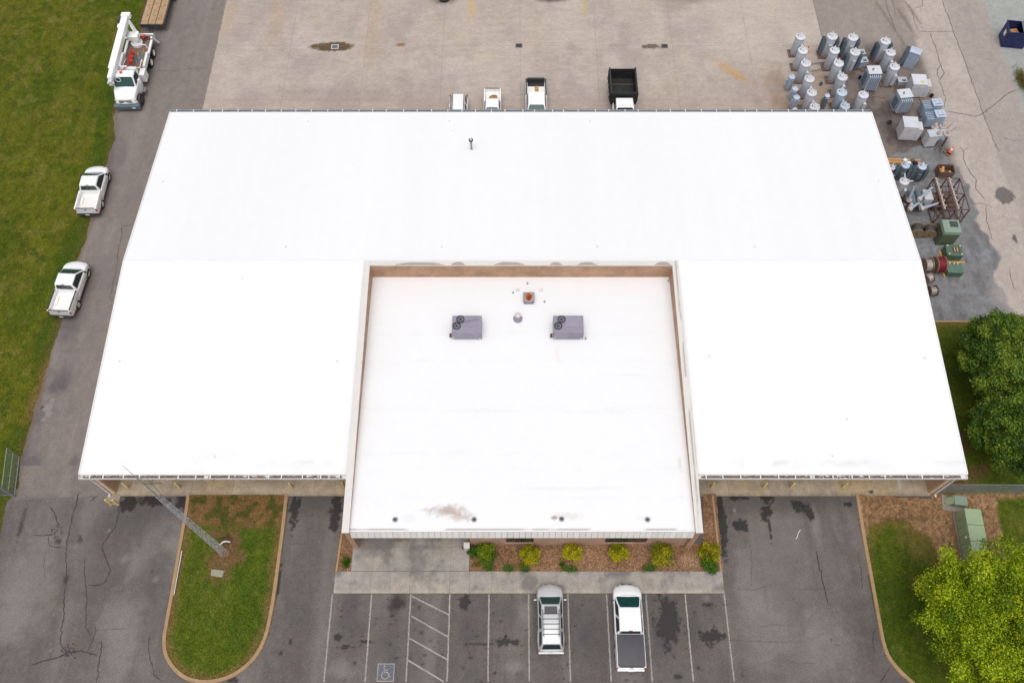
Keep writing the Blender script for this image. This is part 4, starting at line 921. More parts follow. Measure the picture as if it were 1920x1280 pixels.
# chain-link gate and fences
def chain(x0, x1, h, par, name='mesh', sp=.11, z0=.06):
    b = MB(); L_ = x1 - x0; n = int((L_ + h) / sp)
    for k in range(n + 1):
        s = k * sp
        for d in (1, -1):
            xa, za = (x0 + s, z0) if s <= L_ else (x1, z0 + (s - L_)); xb, zb = (x0 + s - h, z0 + h) if s - h >= 0 else (x0, z0 + s)
            if d < 0: xa, xb = x0 + x1 - xa, x0 + x1 - xb
            if abs(xa - xb) > .02: b.tube((xa, .006 * d, za), (xb, .006 * d, zb), .0033, n=3, caps=False)
    return b.build(name, 'steel', par)
g0, g1 = P(28, 931, 0), P(37, 857, 0)
t = thing('chainlink_gate', 'open chain-link swing gate standing along the left drive', 'gate', g0, math.atan2(g1.y - g0.y, g1.x - g0.x)); GL = (g1 - g0).length
for z in (.08, .98, 1.88): MB().tube((.1, 0, z), (GL, 0, z), .03, n=8).build('rail', 'steel', t, smooth=40)
for x in (.1, GL): MB().tube((x, 0, .05), (x, 0, 1.9), .03, n=8).build('stile', 'steel', t, smooth=40)
chain(.1, GL, 1.8, t, sp=.16); MB().tube((0, 0, 0), (0, 0, 2.5), .075, n=10).build('gate_post', 'steel', t, smooth=40); MB().tube((GL, .0, 0), (GL, 0, .1), .03, n=6).build('foot', 'steel', t)
MB().box(.02, 0, 1.5, .16, .05, .05).build('hinge', 'darkmetal', t)
def fence(name, p0, p1, h, label, sp=3.0):
    d = p1 - p0; L_ = d.length; t = thing(name, label, 'fence', p0, math.atan2(d.y, d.x)); n = max(1, round(L_ / sp))
    for k in range(n + 1): MB().tube((k * L_ / n, .04, -.03), (k * L_ / n, .04, h + .05), .035, n=8).build('post', 'steel', t, smooth=40)
    MB().tube((0, .04, h), (L_, .04, h), .024, n=6).build('top_rail', 'steel', t, smooth=40); MB().tube((0, .04, .1), (L_, .04, .1), .012, n=5).build('tension_wire', 'steel', t)
    chain(0, L_, h - .08, t, sp=.09)
fence('chainlink_fence', Vector((31.3, 20.05, .05)), Vector((43.3, 20.0, .05)), 1.8, 'chain-link fence running right from the warehouse corner')
fence('chainlink_fence', Vector((-37.1, 19.9, 0)), Vector((-49.1, 19.7, 0)), 1.9, 'chain-link fence running left from the open gate across the lawn')
# green pad cabinets
t0 = P(1807.6, 953.7, 1.6); t1 = P(1822, 1031, 1.6); t2 = P(1837.5, 952.4, 1.6)
ax = t1 - t0; rz = math.atan2(ax.y, ax.x) + math.pi / 2
L_ = (t1 - t0).length + .6; W_ = (t2 - t0).length
ce = (t0 + t1) / 2 + (t2 - t0) / 2 - Vector((0, .3, 0)); ce.z = .07
t = thing('switchgear_cabinet', 'long pale green metal cabinet with seamed lid partly under the bright tree', 'cabinet', ce, rz)
MB().box(0, 0, 0, W_ + .3, L_ + .3, .07).build('concrete_pad', mat('cab_pad', A(150, 136, 122), .9), t)
b = MB(); b.box(0, 0, .07, W_ - .04, L_ - .04, 1.40); b.build('body', 'green', t)
for k in range(3):
    yc = L_ / 2 - (k + .5) * L_ / 3
    MB().box(0, yc, 1.475, W_ + .04, L_ / 3 - .03, .09, top=.97, topy=.99).build('lid', 'green', t, bevel=.012)
    for j in range(2): MB().box(-W_ / 2 + .0, yc + (j - .5) * L_ / 6, .18, .04, L_ / 6 - .05, 1.2).build('door', 'green', t)
MB().box(-W_ / 2 - .03, -.2, .95, .012, .2, .3).build('warning_sticker', 'sticker', t)
q = P(1786, 946, .07); t = thing('green_pedestal', 'small pale green open cabinet beside a concrete patch below the fence', 'cabinet', q, -.15)
MB().box(0, .05, -.02, 1.5, 1.1, .06).build('concrete_pad', mat('ped_pad', A(160, 150, 140), .9), t)
MB().box(.3, .15, .04, .85, .62, .62).build('body', 'green', t, bevel=.03); MB().box(.3, .15, .66, .92, .7, .06).build('lid', 'palegreen', t, bevel=.02)
b = MB(); b.add([(-.12, -.1, .66), (-.12, .46, .66), (-.55, .4, .1), (-.55, -.15, .1), (-.1, -.1, .64), (-.1, .46, .64), (-.53, .4, .08), (-.53, -.15, .08)], [(0, 1, 2, 3), (7, 6, 5, 4), (0, 3, 7, 4), (1, 5, 6, 2), (0, 4, 5, 1), (3, 2, 6, 7)]); b.build('open_door', 'green', t)
# dumpster
q = P(1888, 90, 0); t = thing('dumpster', 'dark blue open dumpster with brown rubbish on the gravel', 'dumpster', (q.x + .55, q.y + .8, .0), R(-8))
wx, wy, hz = 2.1, 1.7, 1.75
MB().box(0, 0, .1, wx - .1, wy - .1, .06).build('floor', 'rusty', t)
for nm, (x, y, sx_, sy_) in {'front_wall': (0, -wy / 2, wx, .06), 'rear_wall': (0, wy / 2, wx, .06), 'left_wall': (-wx / 2, 0, .06, wy - .07), 'right_wall': (wx / 2, 0, .06, wy - .07)}.items():
    MB().box(x, y, .06, sx_, sy_, hz).build('wall', 'bluebin', t)
b = MB(); b.box(0, -wy / 2, hz + .06, wx + .1, .1, .06); b.box(0, wy / 2, hz + .06, wx + .1, .1, .06); b.box(-wx / 2, 0, hz + .06, .1, wy - .11, .06); b.box(wx / 2, 0, hz + .06, .1, wy - .11, .06); b.build('rim', 'bluebin', t)
MB().box(-wx / 2 - .04, -.1, .9, .012, .45, .5).build('sticker', 'sticker', t)
MB().box(wx / 2 - .35, .1, hz + .13, .9, 1.5, .03).build('lid', 'txdark', t)
MB().box(-.2, .2, .16, 1.1, .9, .9, .3).build('cardboard', 'cardboard', t); MB().box(.2, -.3, .16, .8, .6, .7, -.4).build('rubbish', 'rusty', t); MB().box(-.6, -.45, .16, .5, .4, 1.0, .2).build('rubbish', 'txwhite', t)
for x in (-.8, .8): MB().box(x, 0, 0, .14, wy - .3, .1).build('skid', 'darkmetal', t)
# cones
def cone(px_, py_, label, tilt=0, rz=0, z=0):
    q = P(px_, py_, z + .0); t = thing('traffic_cone', label, 'traffic cone', q, rz); o = MB()
    ax_ = Vector((math.sin(tilt), 0, math.cos(tilt)))
    bz = Vector((0, 0, .17 * math.sin(tilt)))
    MB().lathe([(.24, 0), (.24, .03), (.15, .03), (.035, .72), (.03, .74)], bz, ax_, 12).build('body', 'orange', t, smooth=40)
    MB().lathe([(.112, .30), (.085, .46)], bz, ax_, 12).build('stripe', 'sticker', t, smooth=40)
cone(1778, 289, 'orange traffic cone tipped over in front of the bushing breaker', R(60), .9)
cone(1513, 97, 'orange traffic cone behind the left row of tall tanks')

# ================================================================== VEHICLES
def offset_poly(pr, d):
    n = len(pr); out = []
    ar = sum(pr[k][0] * pr[(k + 1) % n][1] - pr[(k + 1) % n][0] * pr[k][1] for k in range(n)); sg = 1 if ar > 0 else -1
    for k in range(n):
        a = Vector(pr[k - 1]); b_ = Vector(pr[k]); c_ = Vector(pr[(k + 1) % n])
        n1 = (b_ - a).normalized(); n2 = (c_ - b_).normalized(); nn = Vector((-n1.y - n2.y, n1.x + n2.x)) * sg
        if nn.length < 1e-5: out.append(tuple(b_)); continue
        nn.normalize(); out.append(tuple(b_ + nn * d))
    return out
def loft(prof, w_, r, xf=None):
    lay = [(-w_, .55 * r), (-w_ + .25 * r, .18 * r), (-w_ + .7 * r, 0), (-.45 * w_, 0), (0, 0), (.45 * w_, 0), (w_ - .7 * r, 0), (w_ - .25 * r, .18 * r), (w_, .55 * r)]
    n = len(prof); b = MB(); vs = []
    for x, d in lay:
        for y, z in (offset_poly(prof, d) if d else prof): vs.append((x, y, z))
    fs = [(i * n + k, (i + 1) * n + k, (i + 1) * n + (k + 1) % n, i * n + (k + 1) % n) for i in range(len(lay) - 1) for k in range(n)]
    fs += [tuple(range(n)), tuple(reversed(range((len(lay) - 1) * n, len(lay) * n)))]
    if xf: vs = [xf(*v) for v in vs]
    b.add(vs, fs); return b
def arch(yc, r, z, n=9): return [(yc + r * math.cos(a), z + r * .95 * math.sin(a)) for a in np.linspace(math.pi, 0, n)]
def wheel(par, x, y, r=.41, wd=.27, rim='rim'):
    t = thing('wheel', None, None); t.parent = par; s = 1 if x > 0 else -1
    MB().lathe([(r * .62, -wd / 2), (r * .93, -wd / 2), (r, -wd * .35), (r, wd * .35), (r * .93, wd / 2), (r * .62, wd / 2), (r * .60, wd * .3)], (x, y, r), (s, 0, 0), 22).build('tyre', 'tyre', t, smooth=40)
    b = MB(); b.lathe([(r * .6, wd * .28), (r * .58, wd * .47), (r * .5, wd * .42), (r * .3, wd * .36), (r * .16, wd * .42), (r * .05, wd * .42)], (x, y, r), (s, 0, 0), 16); b.build('rim', rim, t, smooth=30)
    b = MB()
    for k in range(6): a = k * math.pi / 3; b.lathe([(r * .06, wd * .34), (r * .06, wd * .405)], (x, y + r * .42 * math.cos(a), r + r * .42 * math.sin(a)), (s, 0, 0), 6)
    b.build('rim_hole', 'darkmetal', t)
def glass(par, name, q, m='glass', mg=(.06, .08), off=.012):
    """pane inset into a four-cornered opening"""
    q = [Vector(v) for v in q]; u, v = mg
    def bl(s, t_): return (q[0] * (1 - s) + q[1] * s) * (1 - t_) + (q[3] * (1 - s) + q[2] * s) * t_
    nn = (q[1] - q[0]).cross(q[3] - q[0]).normalized() * off
    c = .35
    pts = [bl(u, v + (1 - 2 * v) * .12), bl(u + (1 - 2 * u) * .05, v), bl(1 - u - (1 - 2 * u) * .05, v), bl(1 - u, v + (1 - 2 * v) * .12), bl(1 - u, 1 - v - (1 - 2 * v) * .12), bl(1 - u - (1 - 2 * u) * .05, 1 - v), bl(u + (1 - 2 * u) * .05, 1 - v), bl(u, 1 - v - (1 - 2 * v) * .12)]
    n = len(pts); vs = [p + nn for p in pts] + [p - nn * 2 for p in pts]
    return MB().add(vs, [tuple(range(n)), tuple(reversed(range(n, 2 * n)))] + [(k, n + k, n + (k + 1) % n, (k + 1) % n) for k in range(n)]).build(name, m, par)
def cabin(par, y0b, y1b, wb, y0t, y1t, wt, zb, zt, m, wsm='glassgreen', split=(0.5,), bev=.07, rear=True, side_rng=None):
    """greenhouse: y0 rear, y1 front, b base, t top"""
    b = MB(); b.add([(-wb, y0b, zb), (wb, y0b, zb), (wb, y1b, zb), (-wb, y1b, zb), (-wt, y0t, zt), (wt, y0t, zt), (wt, y1t, zt), (-wt, y1t, zt)], [(3, 2, 1, 0), (4, 5, 6, 7), (0, 1, 5, 4), (1, 2, 6, 5), (2, 3, 7, 6), (3, 0, 4, 7)])
    c = b.build('cab', m, par, bevel=bev, seg=3, smooth=50)
    b = MB(); b.box(0, (y0t + y1t) / 2, zt - .03, wt * 1.75, (y1t - y0t) * .86, .05, top=.85); b.build('roof_crown', m, par, bevel=.02, seg=2, smooth=60)
    glass(par, 'windshield', [(wb, y1b, zb), (-wb, y1b, zb), (-wt, y1t, zt), (wt, y1t, zt)], wsm, (.055, .07))
    if rear: glass(par, 'rear_window', [(-wb, y0b, zb), (wb, y0b, zb), (wt, y0t, zt), (-wt, y0t, zt)], 'glass', (.09, .14))
    e = [0] + list(split) + [1]
    for s in (-1, 1):
        for k in range(len(e) - 1):
            def pt(f, top):
                ya, yb, x, z = (y0t, y1t, wt, zt) if top else (y0b, y1b, wb, zb); return (s * x, ya + (yb - ya) * f, z)
            q = [pt(e[k], 0), pt(e[k + 1], 0), pt(e[k + 1], 1), pt(e[k], 1)]
            if s < 0: q = [q[1], q[0], q[3], q[2]]
            glass(par, 'side_window', q, 'glass', (.07 if e[k + 1] - e[k] > .4 else .1, .13))
    return c
def lamp(par, name, x, y, z, sx_, sy_, sz, m): MB().box(x, y, z, sx_, sy_, sz).build(name, m, par, bevel=min(sx_, sy_, sz) * .3)
def make_pickup(label, loc, rz=0, L=5.6, W=1.98, paint='paint', crew=False, bedlen=2.0, cover=False, rails=None, hood=1.12, group=None, zt=1.84, mirrors='blackplastic', sc_=1.0, brake=True, linerm='bedliner', ws='glassgreen', tailblack=False):
    t = thing('pickup_truck', label, 'pickup truck', loc, rz, group); t.scale = (sc_,) * 3
    hw = W / 2; yf, yr = L / 2, -L / 2; yb = yr + bedlen + .06; yc = yf - hood
    wf, wr = yf - .98, yr + 1.18; ra = .44
    def xf(x, y, z):
        k = 1 - .13 * max(0, (y - (yf - .9)) / .9) ** 2 - .05 * max(0, (-(y - yr) + .25) / .25) ** 2 * .4
        if z > .95: k *= 1 - .04 * min(1, (z - .95) / .3)
        if z < .6: k *= .97
        cr = .035 * (1 - (x / hw) ** 2) if (y > yc - .3 and z > 1.0) else 0
        return (x * k, y - .30 * (x / hw) ** 2 * max(0, (y - (yf - .8)) / .8), z + cr)
    prof = [(yr + .02, .52), (yr, .7), (yr + .01, .84), (yb - .02, .84), (yb, 1.16), (yc, 1.18), (yc + .35, 1.17), (yf - .55, 1.10), (yf - .22, 1.02), (yf - .08, .9), (yf - .02, .72), (yf - .05, .5)]
    prof += [(wf + ra + .03, .42)] + arch(wf, ra, .39)[::-1] + [(wf - ra - .03, .42), (wr + ra + .03, .42)] + arch(wr, ra, .39)[::-1] + [(wr - ra - .03, .45)]
    loft(prof, hw, .13, xf).build('body', paint, t, smooth=42)
    ba = (yf - .28 + yc) / 2
    # load bed
    for s in (-1, 1):
        b = MB(); b.add([(s * (hw - .015), yr + .03, .80), (s * (hw - .015), yb + .03, .80), (s * (hw - .04), yb + .03, 1.30), (s * (hw - .04), yr + .03, 1.30), (s * (hw - .16), yr + .03, .80), (s * (hw - .16), yb + .03, .80), (s * (hw - .16), yb + .03, 1.30), (s * (hw - .16), yr + .03, 1.30)],
                        [(0, 1, 2, 3), (7, 6, 5, 4), (0, 3, 7, 4), (1, 5, 6, 2), (3, 2, 6, 7), (0, 4, 5, 1)]); b.build('bed_side', paint, t, bevel=.025, smooth=50)
        if rails: MB().box(s * (hw - .10), (yr + yb) / 2 + .03, 1.302, .11, bedlen - .06, .018).build('bed_rail', rails, t)
        lamp(t, 'taillight', s * (hw - .075), yr + .02, .86, .12, .06, .34, 'red'); lamp(t, 'headlight', s * (hw - .33), yf - .34, .80, .26, .2, .15, 'amber')
        MB().box(s * (hw - .34), wr, .84, .26, .75, .13).build('wheel_tub', linerm, t, bevel=.03) if not cover else None
        b = MB(); b.box(s * (hw + .10), yc - .22, 1.16, .2, .1, .2); b.build('mirror', mirrors, t, bevel=.03)
        MB().box(s * (hw - .03), yc - 1.05, 1.04, .03, .16, .04).build('door_handle', 'blackplastic', t)
        for y in (wf, wr): wheel(t, s * (hw - (.2 if y == wf else .14)), y)
        b = MB()
        for y in (wf, wr): b.lathe([(.42, 0), (.42, .2)], (s * (hw - (.32 if y == wf else .25)), y, .41), (s, 0, 0), 18)
        b.build('wheel_well', 'blackplastic', t)
        MB().box(s * (hw - .012), (wf + wr) / 2, .45, .02, wf - wr - 1.1, .07).build('sill_trim', 'blackplastic', t)
    tg = MB().box(0, yr + .04, .78, W - .34, .07, .52).build('tailgate', paint, t, bevel=.02)
    MB().box(0, yr + .0, 1.1, .24, .02, .08).build('handle', 'blackplastic', tg); MB().box(0, yr + .05, 1.302, W - .36, .09, .015).build('tailgate_cap', 'blackplastic', tg)
    MB().box(0, yb + .0, .80, W - .32, .06, .49).build('bulkhead', paint, t)
    MB().box(0, (yr + yb) / 2 + .03, .842, W - .33, bedlen - .1, .012).build('bed_floor', linerm, t)
    if cover: MB().box(0, (yr + yb) / 2 + .04, 1.30, W - .16, bedlen - .02, .045).build('bed_cover', 'tonneau', t, bevel=.02, smooth=50)
    b = MB(); b.box(0, yr - .06, .50, W - .14, .16, .17); b.build('rear_bumper', 'blackplastic' if tailblack else 'chrome', t, bevel=.03); MB().box(0, yr - .15, .55, .32, .015, .12).build('licence_plate', 'sticker', t)
    b = MB(); b.box(0, yf - .06, .48, W - 1.0, .14, .2); b.build('front_bumper', 'chrome', t, bevel=.04); MB().box(0, yf - .12, .70, W - 1.2, .1, .2).build('grille', 'blackplastic', t, bevel=.02)
    MB().box(0, 0, .3, .9, L - 1.0, .16).build('chassis', 'darkmetal', t)
    cabin(t, yb + .02, yc + .12, hw - .07, yb + .14, yc - .84, hw - .27, 1.14, zt, paint, ws, (.52,) if crew else ())
    for k, (x0, y0) in enumerate(((-.4, yc + .2), (.12, yc + .2))): MB().tube((x0, y0 - .03, 1.222), (x0 + .5, y0 - .08, 1.226), .007, n=4).build('wiper', 'blackplastic', t)
    if brake: lamp(t, 'brake_light', 0, yb + .13, zt - .035, .26, .06, .05, 'red')
    return t
f1, r1 = P(176, 313, 1.1), P(155, 392, 1.1)
make_pickup('white single-cab pickup with empty bed, upper of the two parked beside the left drive', (-37.16, 47.75, 0), R(1.0), L=5.15, bedlen=1.95, zt=1.86, group='white pickups along the left drive', tailblack=True)
make_pickup('white single-cab pickup with black bed rails, lower of the two parked beside the left drive', (-36.70, 37.5, 0), R(-3.0), L=5.2, bedlen=2.0, rails='blackplastic', zt=1.86, group='white pickups along the left drive', tailblack=True)
make_pickup('white crew-cab pickup with charcoal bed cover in the front parking row', (7.93, 10.49, 0), R(-.2), L=5.58, crew=True, bedlen=2.05, cover=True, hood=1.02, zt=1.86)
make_pickup('small white pickup with soil in its bed behind the warehouse', (-1.85, 57.2, .012), math.pi, L=5.0, W=1.85, bedlen=1.75, hood=1.1, sc_=.9, group='vehicles parked behind the warehouse', ws='glass', brake=False)
tag(MB().lathe([(.5, 0), (.42, .1), (.2, .2), (.03, .24)], (-1.72, 58.55, .76), n=12, sy=.9).build('soil_heap', 'soil', smooth=60), 'small heap of tan soil in the bed of the small white pickup', 'soil')
pk = make_pickup('white pickup with black rear bed lining and a board in its bed, behind the warehouse', (2.28, 57.7, .012), math.pi, L=5.9, W=2.05, bedlen=2.2, hood=1.15, rails='blackplastic', zt=1.95, group='vehicles parked behind the warehouse', ws='glassgreen', brake=False)
MB().box(0, -2.78, .86, 1.66, .05, .47).build('tailgate_liner', 'blackplastic', pk); MB().box(0, -2.5, .862, 1.6, .5, .012).build('liner_mat', 'blackplastic', pk)
tag(MB().box(2.36, 59.2, .872, .36, 1.55, .05, .03).build('board', 'cardboard'), 'brown board lying in the bed of the white pickup behind the warehouse', 'board')

def make_suv(label, loc, rz, L=4.55, W=1.84, paint='silver', rack=True, sunroof=True, group=None, zt=1.78, name='suv', cat='SUV'):
    t = thing(name, label, cat, loc, rz, group); hw = W / 2; yf, yr = L / 2, -L / 2; yc = yf - 1.1; wf, wr = yf - .85, yr + .95; ra = .44
    def xf(x, y, z):
        k = 1 - .10 * max(0, (y - (yf - .8)) / .8) ** 2 - .05 * max(0, ((yr + .4) - y) / .4) ** 2
        if z > .95: k *= 1 - .05 * min(1, (z - .95) / .3)
        if z < 1.0: k *= 1 + .035 * (math.exp(-((y - wf) / .5) ** 4) + math.exp(-((y - wr) / .5) ** 4))
        cr = .03 * (1 - (x / hw) ** 2) if (y > yc - .3 and z > 1.0) else 0
        return (x * k, y - .30 * (x / hw) ** 2 * max(0, (y - (yf - .8)) / .8), z + cr)
    prof = [(yr + .04, .5), (yr, .72), (yr + .03, 1.1), (yr + .1, 1.16), (yc, 1.16), (yc + .3, 1.15), (yf - .45, 1.08), (yf - .18, 1.0), (yf - .06, .86), (yf - .02, .68), (yf - .06, .48), (wf + ra + .03, .42)]
    prof += arch(wf, ra, .42)[::-1] + [(wf - ra - .03, .42), (wr + ra + .03, .42)] + arch(wr, ra, .42)[::-1] + [(wr - ra - .03, .46)]
    loft(prof, hw - .03, .13, xf).build('body', paint, t, smooth=42)
    cabin(t, yr + .08, yc + .14, hw - .10, yr + .38, yc - .55, hw - .30, 1.12, zt, paint, 'glassgreen', (.36, .66), bev=.06)
    for s in (-1, 1):
        for y in (wf, wr): wheel(t, s * (hw - (.19 if y == wf else .13)), y, .37, .24)
        b = MB()
        for y in (wf, wr): b.lathe([(.43, 0), (.43, .2)], (s * (hw - .24), y, .42), (s, 0, 0), 18)
        b.build('wheel_well', 'blackplastic', t)
        MB().box(s * (hw + .11), yc - .12, 1.13, .2, .1, .16).build('mirror', paint, t, bevel=.03)
        lamp(t, 'headlight', s * (hw - .33), yf - .36, .78, .26, .2, .14, 'amber'); lamp(t, 'taillight', s * (hw - .1), yr + .03, .85, .12, .06, .4, 'red')
        MB().box(s * (hw - .035), (wf + wr) / 2, .8, .03, wf - wr - 1.0, .09).build('side_trim', 'blackplastic', t)
        if rack: MB().box(s * (hw - .36), -.55 if rack == 'full' else -.85, zt + .05, .035 if rack == 'full' else .07, 1.75 if rack == 'full' else 2.1, .045).build('roof_rail', 'darkmetal', t)
        if rack:
            for y in (-1.35, .25): MB().box(s * (hw - .36), y, zt - .02, .03, .06, .08).build('rail_foot', 'darkmetal', t)
    if rack == 'full':
        for k in range(5): MB().box(0, -1.3 + k * .33, zt + .06, W - .76, .04, .025).build('rack_bar', 'darkmetal', t)
    if sunroof: MB().box(0, .28, zt + .024, .86, .48, .016).build('sunroof', 'tonneau', t, bevel=.005)
    b = MB(); b.box(0, yr - .03, .48, W - .1, .14, .22); b.build('rear_bumper', paint, t, bevel=.04); b = MB(); b.box(0, yf - .08, .46, W - .9, .14, .24); b.build('front_bumper', paint, t, bevel=.05)
    MB().box(0, yf - .13, .70, W - 1.1, .1, .18).build('grille', 'blackplastic', t, bevel=.02); MB().box(0, 0, .3, .9, L - 1.0, .14).build('chassis', 'darkmetal', t)
    MB().box(0, yr - .11, .8, .32, .02, .12).build('licence_plate', 'sticker', t)
    return t
make_suv('silver SUV with sunroof and roof rack in the front parking row', (2.62, 11.03, 0), R(.3), rack='full')
make_suv('white van with two black roof rails half hidden behind the warehouse roof', (-5.02, 56.2, .012), math.pi, L=4.7, W=1.8, paint='paint', rack=True, sunroof=False, zt=1.72, group='vehicles parked behind the warehouse', name='van', cat='van')
# dump truck
t = thing('dump_truck', 'dump truck with black bed and white cab behind the warehouse', 'dump truck', (10.42, 57.5, .012), math.pi, 'vehicles parked behind the warehouse')
bl, bw, bz, bh = 3.3, 2.44, 1.05, 1.25; yb0 = -3.3
MB().box(0, yb0 + bl / 2, bz, bw, bl, .1).build('bed_floor', 'blackbed', t)
for s in (-1, 1):
    sd_ = MB().box(s * (bw / 2 - .04), yb0 + bl / 2, bz + .1, .08, bl, bh).build('bed_side', 'blackbed', t)
    for k in range(6): MB().box(s * (bw / 2 + .045), yb0 + .2 + k * (bl - .4) / 5, bz + .1, .09, .1, bh).build('stake', 'blackbed', sd_)
    MB().box(s * (bw / 2 - .02), yb0 + bl / 2, bz + bh + .1, .14, bl + .02, .06).build('top_rail', 'blackplastic', sd_)
MB().box(0, yb0 + .03, bz + .1, bw - .17, .07, bh - .1).build('tailgate', 'blackbed', t); MB().box(0, yb0 + bl - .03, bz + .1, bw - .17, .07, bh + .15).build('bulkhead', 'blackbed', t)
MB().box(0, yb0 + .9, bz + .102, bw - .2, .08, .06).build('bed_rib', 'rusty', t)
prof = [(0.1, .6), (.1, 1.35), (1.75, 1.35), (1.9, 1.3), (2.9, 1.2), (3.05, 1.0), (3.08, .6), (2.75, .5)] + arch(2.2, .5, .5)[::-1] + [(1.6, .5)]
loft(prof, 1.0, .14).build('body', 'paint', t, smooth=42)
cabin(t, .12, 1.9, .95, .22, 1.35, .78, 1.3, 2.15, 'paint', 'glass', (), bev=.08)
for k in range(5): MB().box(-.5 + k * .25, 1.22, 2.15, .07, .05, .05).build('marker_light', 'red', t)
for s in (-1, 1):
    wheel(t, s * .92, 2.2, .42, .28, 'whiterim'); wheel(t, s * .92, -1.9, .42, .5, 'whiterim'); MB().box(s * 1.2, 1.7, 1.35, .24, .1, .34).build('mirror', 'blackplastic', t, bevel=.03)
MB().box(0, -.4, .55, .9, 5.6, .3).build('chassis', 'darkmetal', t)
# digger derrick truck (front faces the viewer)
t = thing('digger_derrick_truck', 'white digger derrick truck with red auger and stowed boom beside the lawn', 'utility truck', (-36.45, 62.2, 0), math.pi + R(1.5))
F_ = 4.6
prof = [(1.9, .7), (1.9, 1.75), (3.1, 1.78), (3.5, 1.72), (4.2, 1.5), (4.45, 1.25), (4.5, .85), (4.15, .62)] + arch(3.62, .58, .55)[::-1] + [(2.9, .6), (2.3, .6)]
def xfd(x, y, z): return (x * (1 - .22 * max(0, (y - 2.9) / 1.6) ** 1.5 * (1 if z > .9 else .4)), y - .15 * (x / 1.1) ** 2 * max(0, (y - 4.0) / .5), z + (.05 * (1 - (x / 1.1) ** 2) if y > 2.8 else 0))
loft(prof, 1.12, .18, xfd).build('body', 'paint', t, smooth=42)
cabin(t, 1.75, 3.25, 1.05, 1.82, 2.65, .92, 1.72, 2.6, 'paint', 'glassgreen', (), bev=.10)
MB().box(0, 4.5, .35, 2.4, .42, .46).build('front_bumper', 'txdark', t, bevel=.05); MB().box(0, 4.42, .95, 1.2, .1, .38).build('grille', 'chrome', t, bevel=.03)
MB().box(-.65, 4.72, .5, .3, .02, .14).build('licence_plate', 'sticker', t)
for s in (-1, 1):
    lamp(t, 'headlight', s * .82, 4.2, 1.05, .34, .3, .22, 'amber'); wheel(t, s * 1.05, 3.62, .52, .3, 'whiterim')
    for y in (-1.3, -2.6): wheel(t, s * .98, y, .52, .55, 'whiterim')
    b = MB(); b.lathe([(.57, 0), (.57, .14)], (s * 1.06, 3.62, .55), (s, 0, 0), 18); b.build('fender', 'darkmetal', t)
    MB().box(s * 1.28, 2.7, 1.75, .22, .12, .42).build('mirror', 'paint', t, bevel=.03)
    MB().box(s * 1.08, 1.0, .62, .5, .9, .9).build('tool_box', 'paint', t, bevel=.02); MB().box(s * 1.14, 2.4, .5, .4, .6, .12).build('step', 'chrome', t)
    MB().box(s * 1.16, -.55, 1.14, .22, 1.9, .5).build('side_bin', 'paint', t, bevel=.02); MB().box(s * 1.16, -2.5, 1.2, .2, 1.9, .16).build('fender_shelf', 'paint', t)
    b = MB(); b.add([(s * 1.2, -4.2, .15), (s * 1.36, -4.2, .15), (s * 1.30, -3.4, 1.6), (s * 1.14, -3.4, 1.6), (s * 1.2, -4.45, .15), (s * 1.36, -4.45, .15), (s * 1.30, -3.65, 1.6), (s * 1.14, -3.65, 1.6)], [(0, 1, 2, 3), (7, 6, 5, 4), (0, 3, 7, 4), (1, 5, 6, 2), (3, 2, 6, 7), (0, 4, 5, 1)]); b.build('outrigger', 'paint', t)
MB().box(0, -1.6, 1.0, 2.2, 5.6, .14).build('deck', 'pallet', t); MB().box(0, -.5, .6, .9, 8.2, .34).build('chassis', 'darkmetal', t)
MB().box(.1, 1.15, 1.15, 1.7, .35, 1.0).build('headboard', 'paint', t, bevel=.02)
MB().box(0, -4.35, .8, 2.3, .12, .5).build('tailboard', 'paint', t); MB().box(-.2, -1.2, 1.142, .9, 1.1, .02).build('deck_plate', 'txdark', t)
MB().lathe([(.55, 1.14), (.55, 1.4), (.42, 1.45), (.42, 1.9)], (.2, -3.1, 0), n=18).build('turntable', 'paint', t, smooth=40)
b = MB(); b.box(.2, -3.1, 1.9, 1.0, .8, .5); b.build('turret', 'paint', t, bevel=.05)
for s in (-1, 1):
    b = MB(); b.add([(.2 + s * .4, -2.75, 1.9), (.2 + s * .4, -3.5, 1.9), (.75 + s * .32, -4.15, 3.2), (.75 + s * .32, -3.75, 3.3), (.2 + s * .46, -2.75, 1.9), (.2 + s * .46, -3.5, 1.9), (.75 + s * .38, -4.15, 3.2), (.75 + s * .38, -3.75, 3.3)], [(0, 1, 2, 3), (7, 6, 5, 4), (0, 3, 7, 4), (1, 5, 6, 2), (3, 2, 6, 7), (0, 4, 5, 1)]); b.build('boom_bracket', 'paint', t)
def beam(p0, p1, wd, h):
    p0 = Vector(p0); p1 = Vector(p1); d = (p1 - p0).normalized(); u = d.cross(Vector((0, 0, 1))).normalized(); v = u.cross(d); b = MB()
    b.add([p + u * a * wd / 2 + v * c * h / 2 for p in (p0, p1) for a, c in ((-1, -1), (1, -1), (1, 1), (-1, 1))], [(0, 1, 2, 3), (7, 6, 5, 4), (0, 4, 5, 1), (1, 5, 6, 2), (2, 6, 7, 3), (3, 7, 4, 0)]); return b
beam((.78, -4.3, 3.25), (.92, 2.2, 2.95), .62, .6).build('outer_boom', 'paint', t, bevel=.05)
beam((.92, 2.18, 2.95), (.94, 3.3, 2.9), .42, .42).build('inner_boom', 'paint', t, bevel=.04)
b = MB(); b.tube((.8, 3.1, 2.65), (1.1, 3.1, 2.65), .28, n=14); b.box(.95, 3.45, 2.35, .35, .35, .5); b.tube((.62, 3.5, 2.6), (1.25, 3.5, 2.6), .1, n=10); b.box(1.15, 2.95, 2.1, .12, .6, .3); b.build('boom_tip_winch', 'txwhite', t, smooth=40)
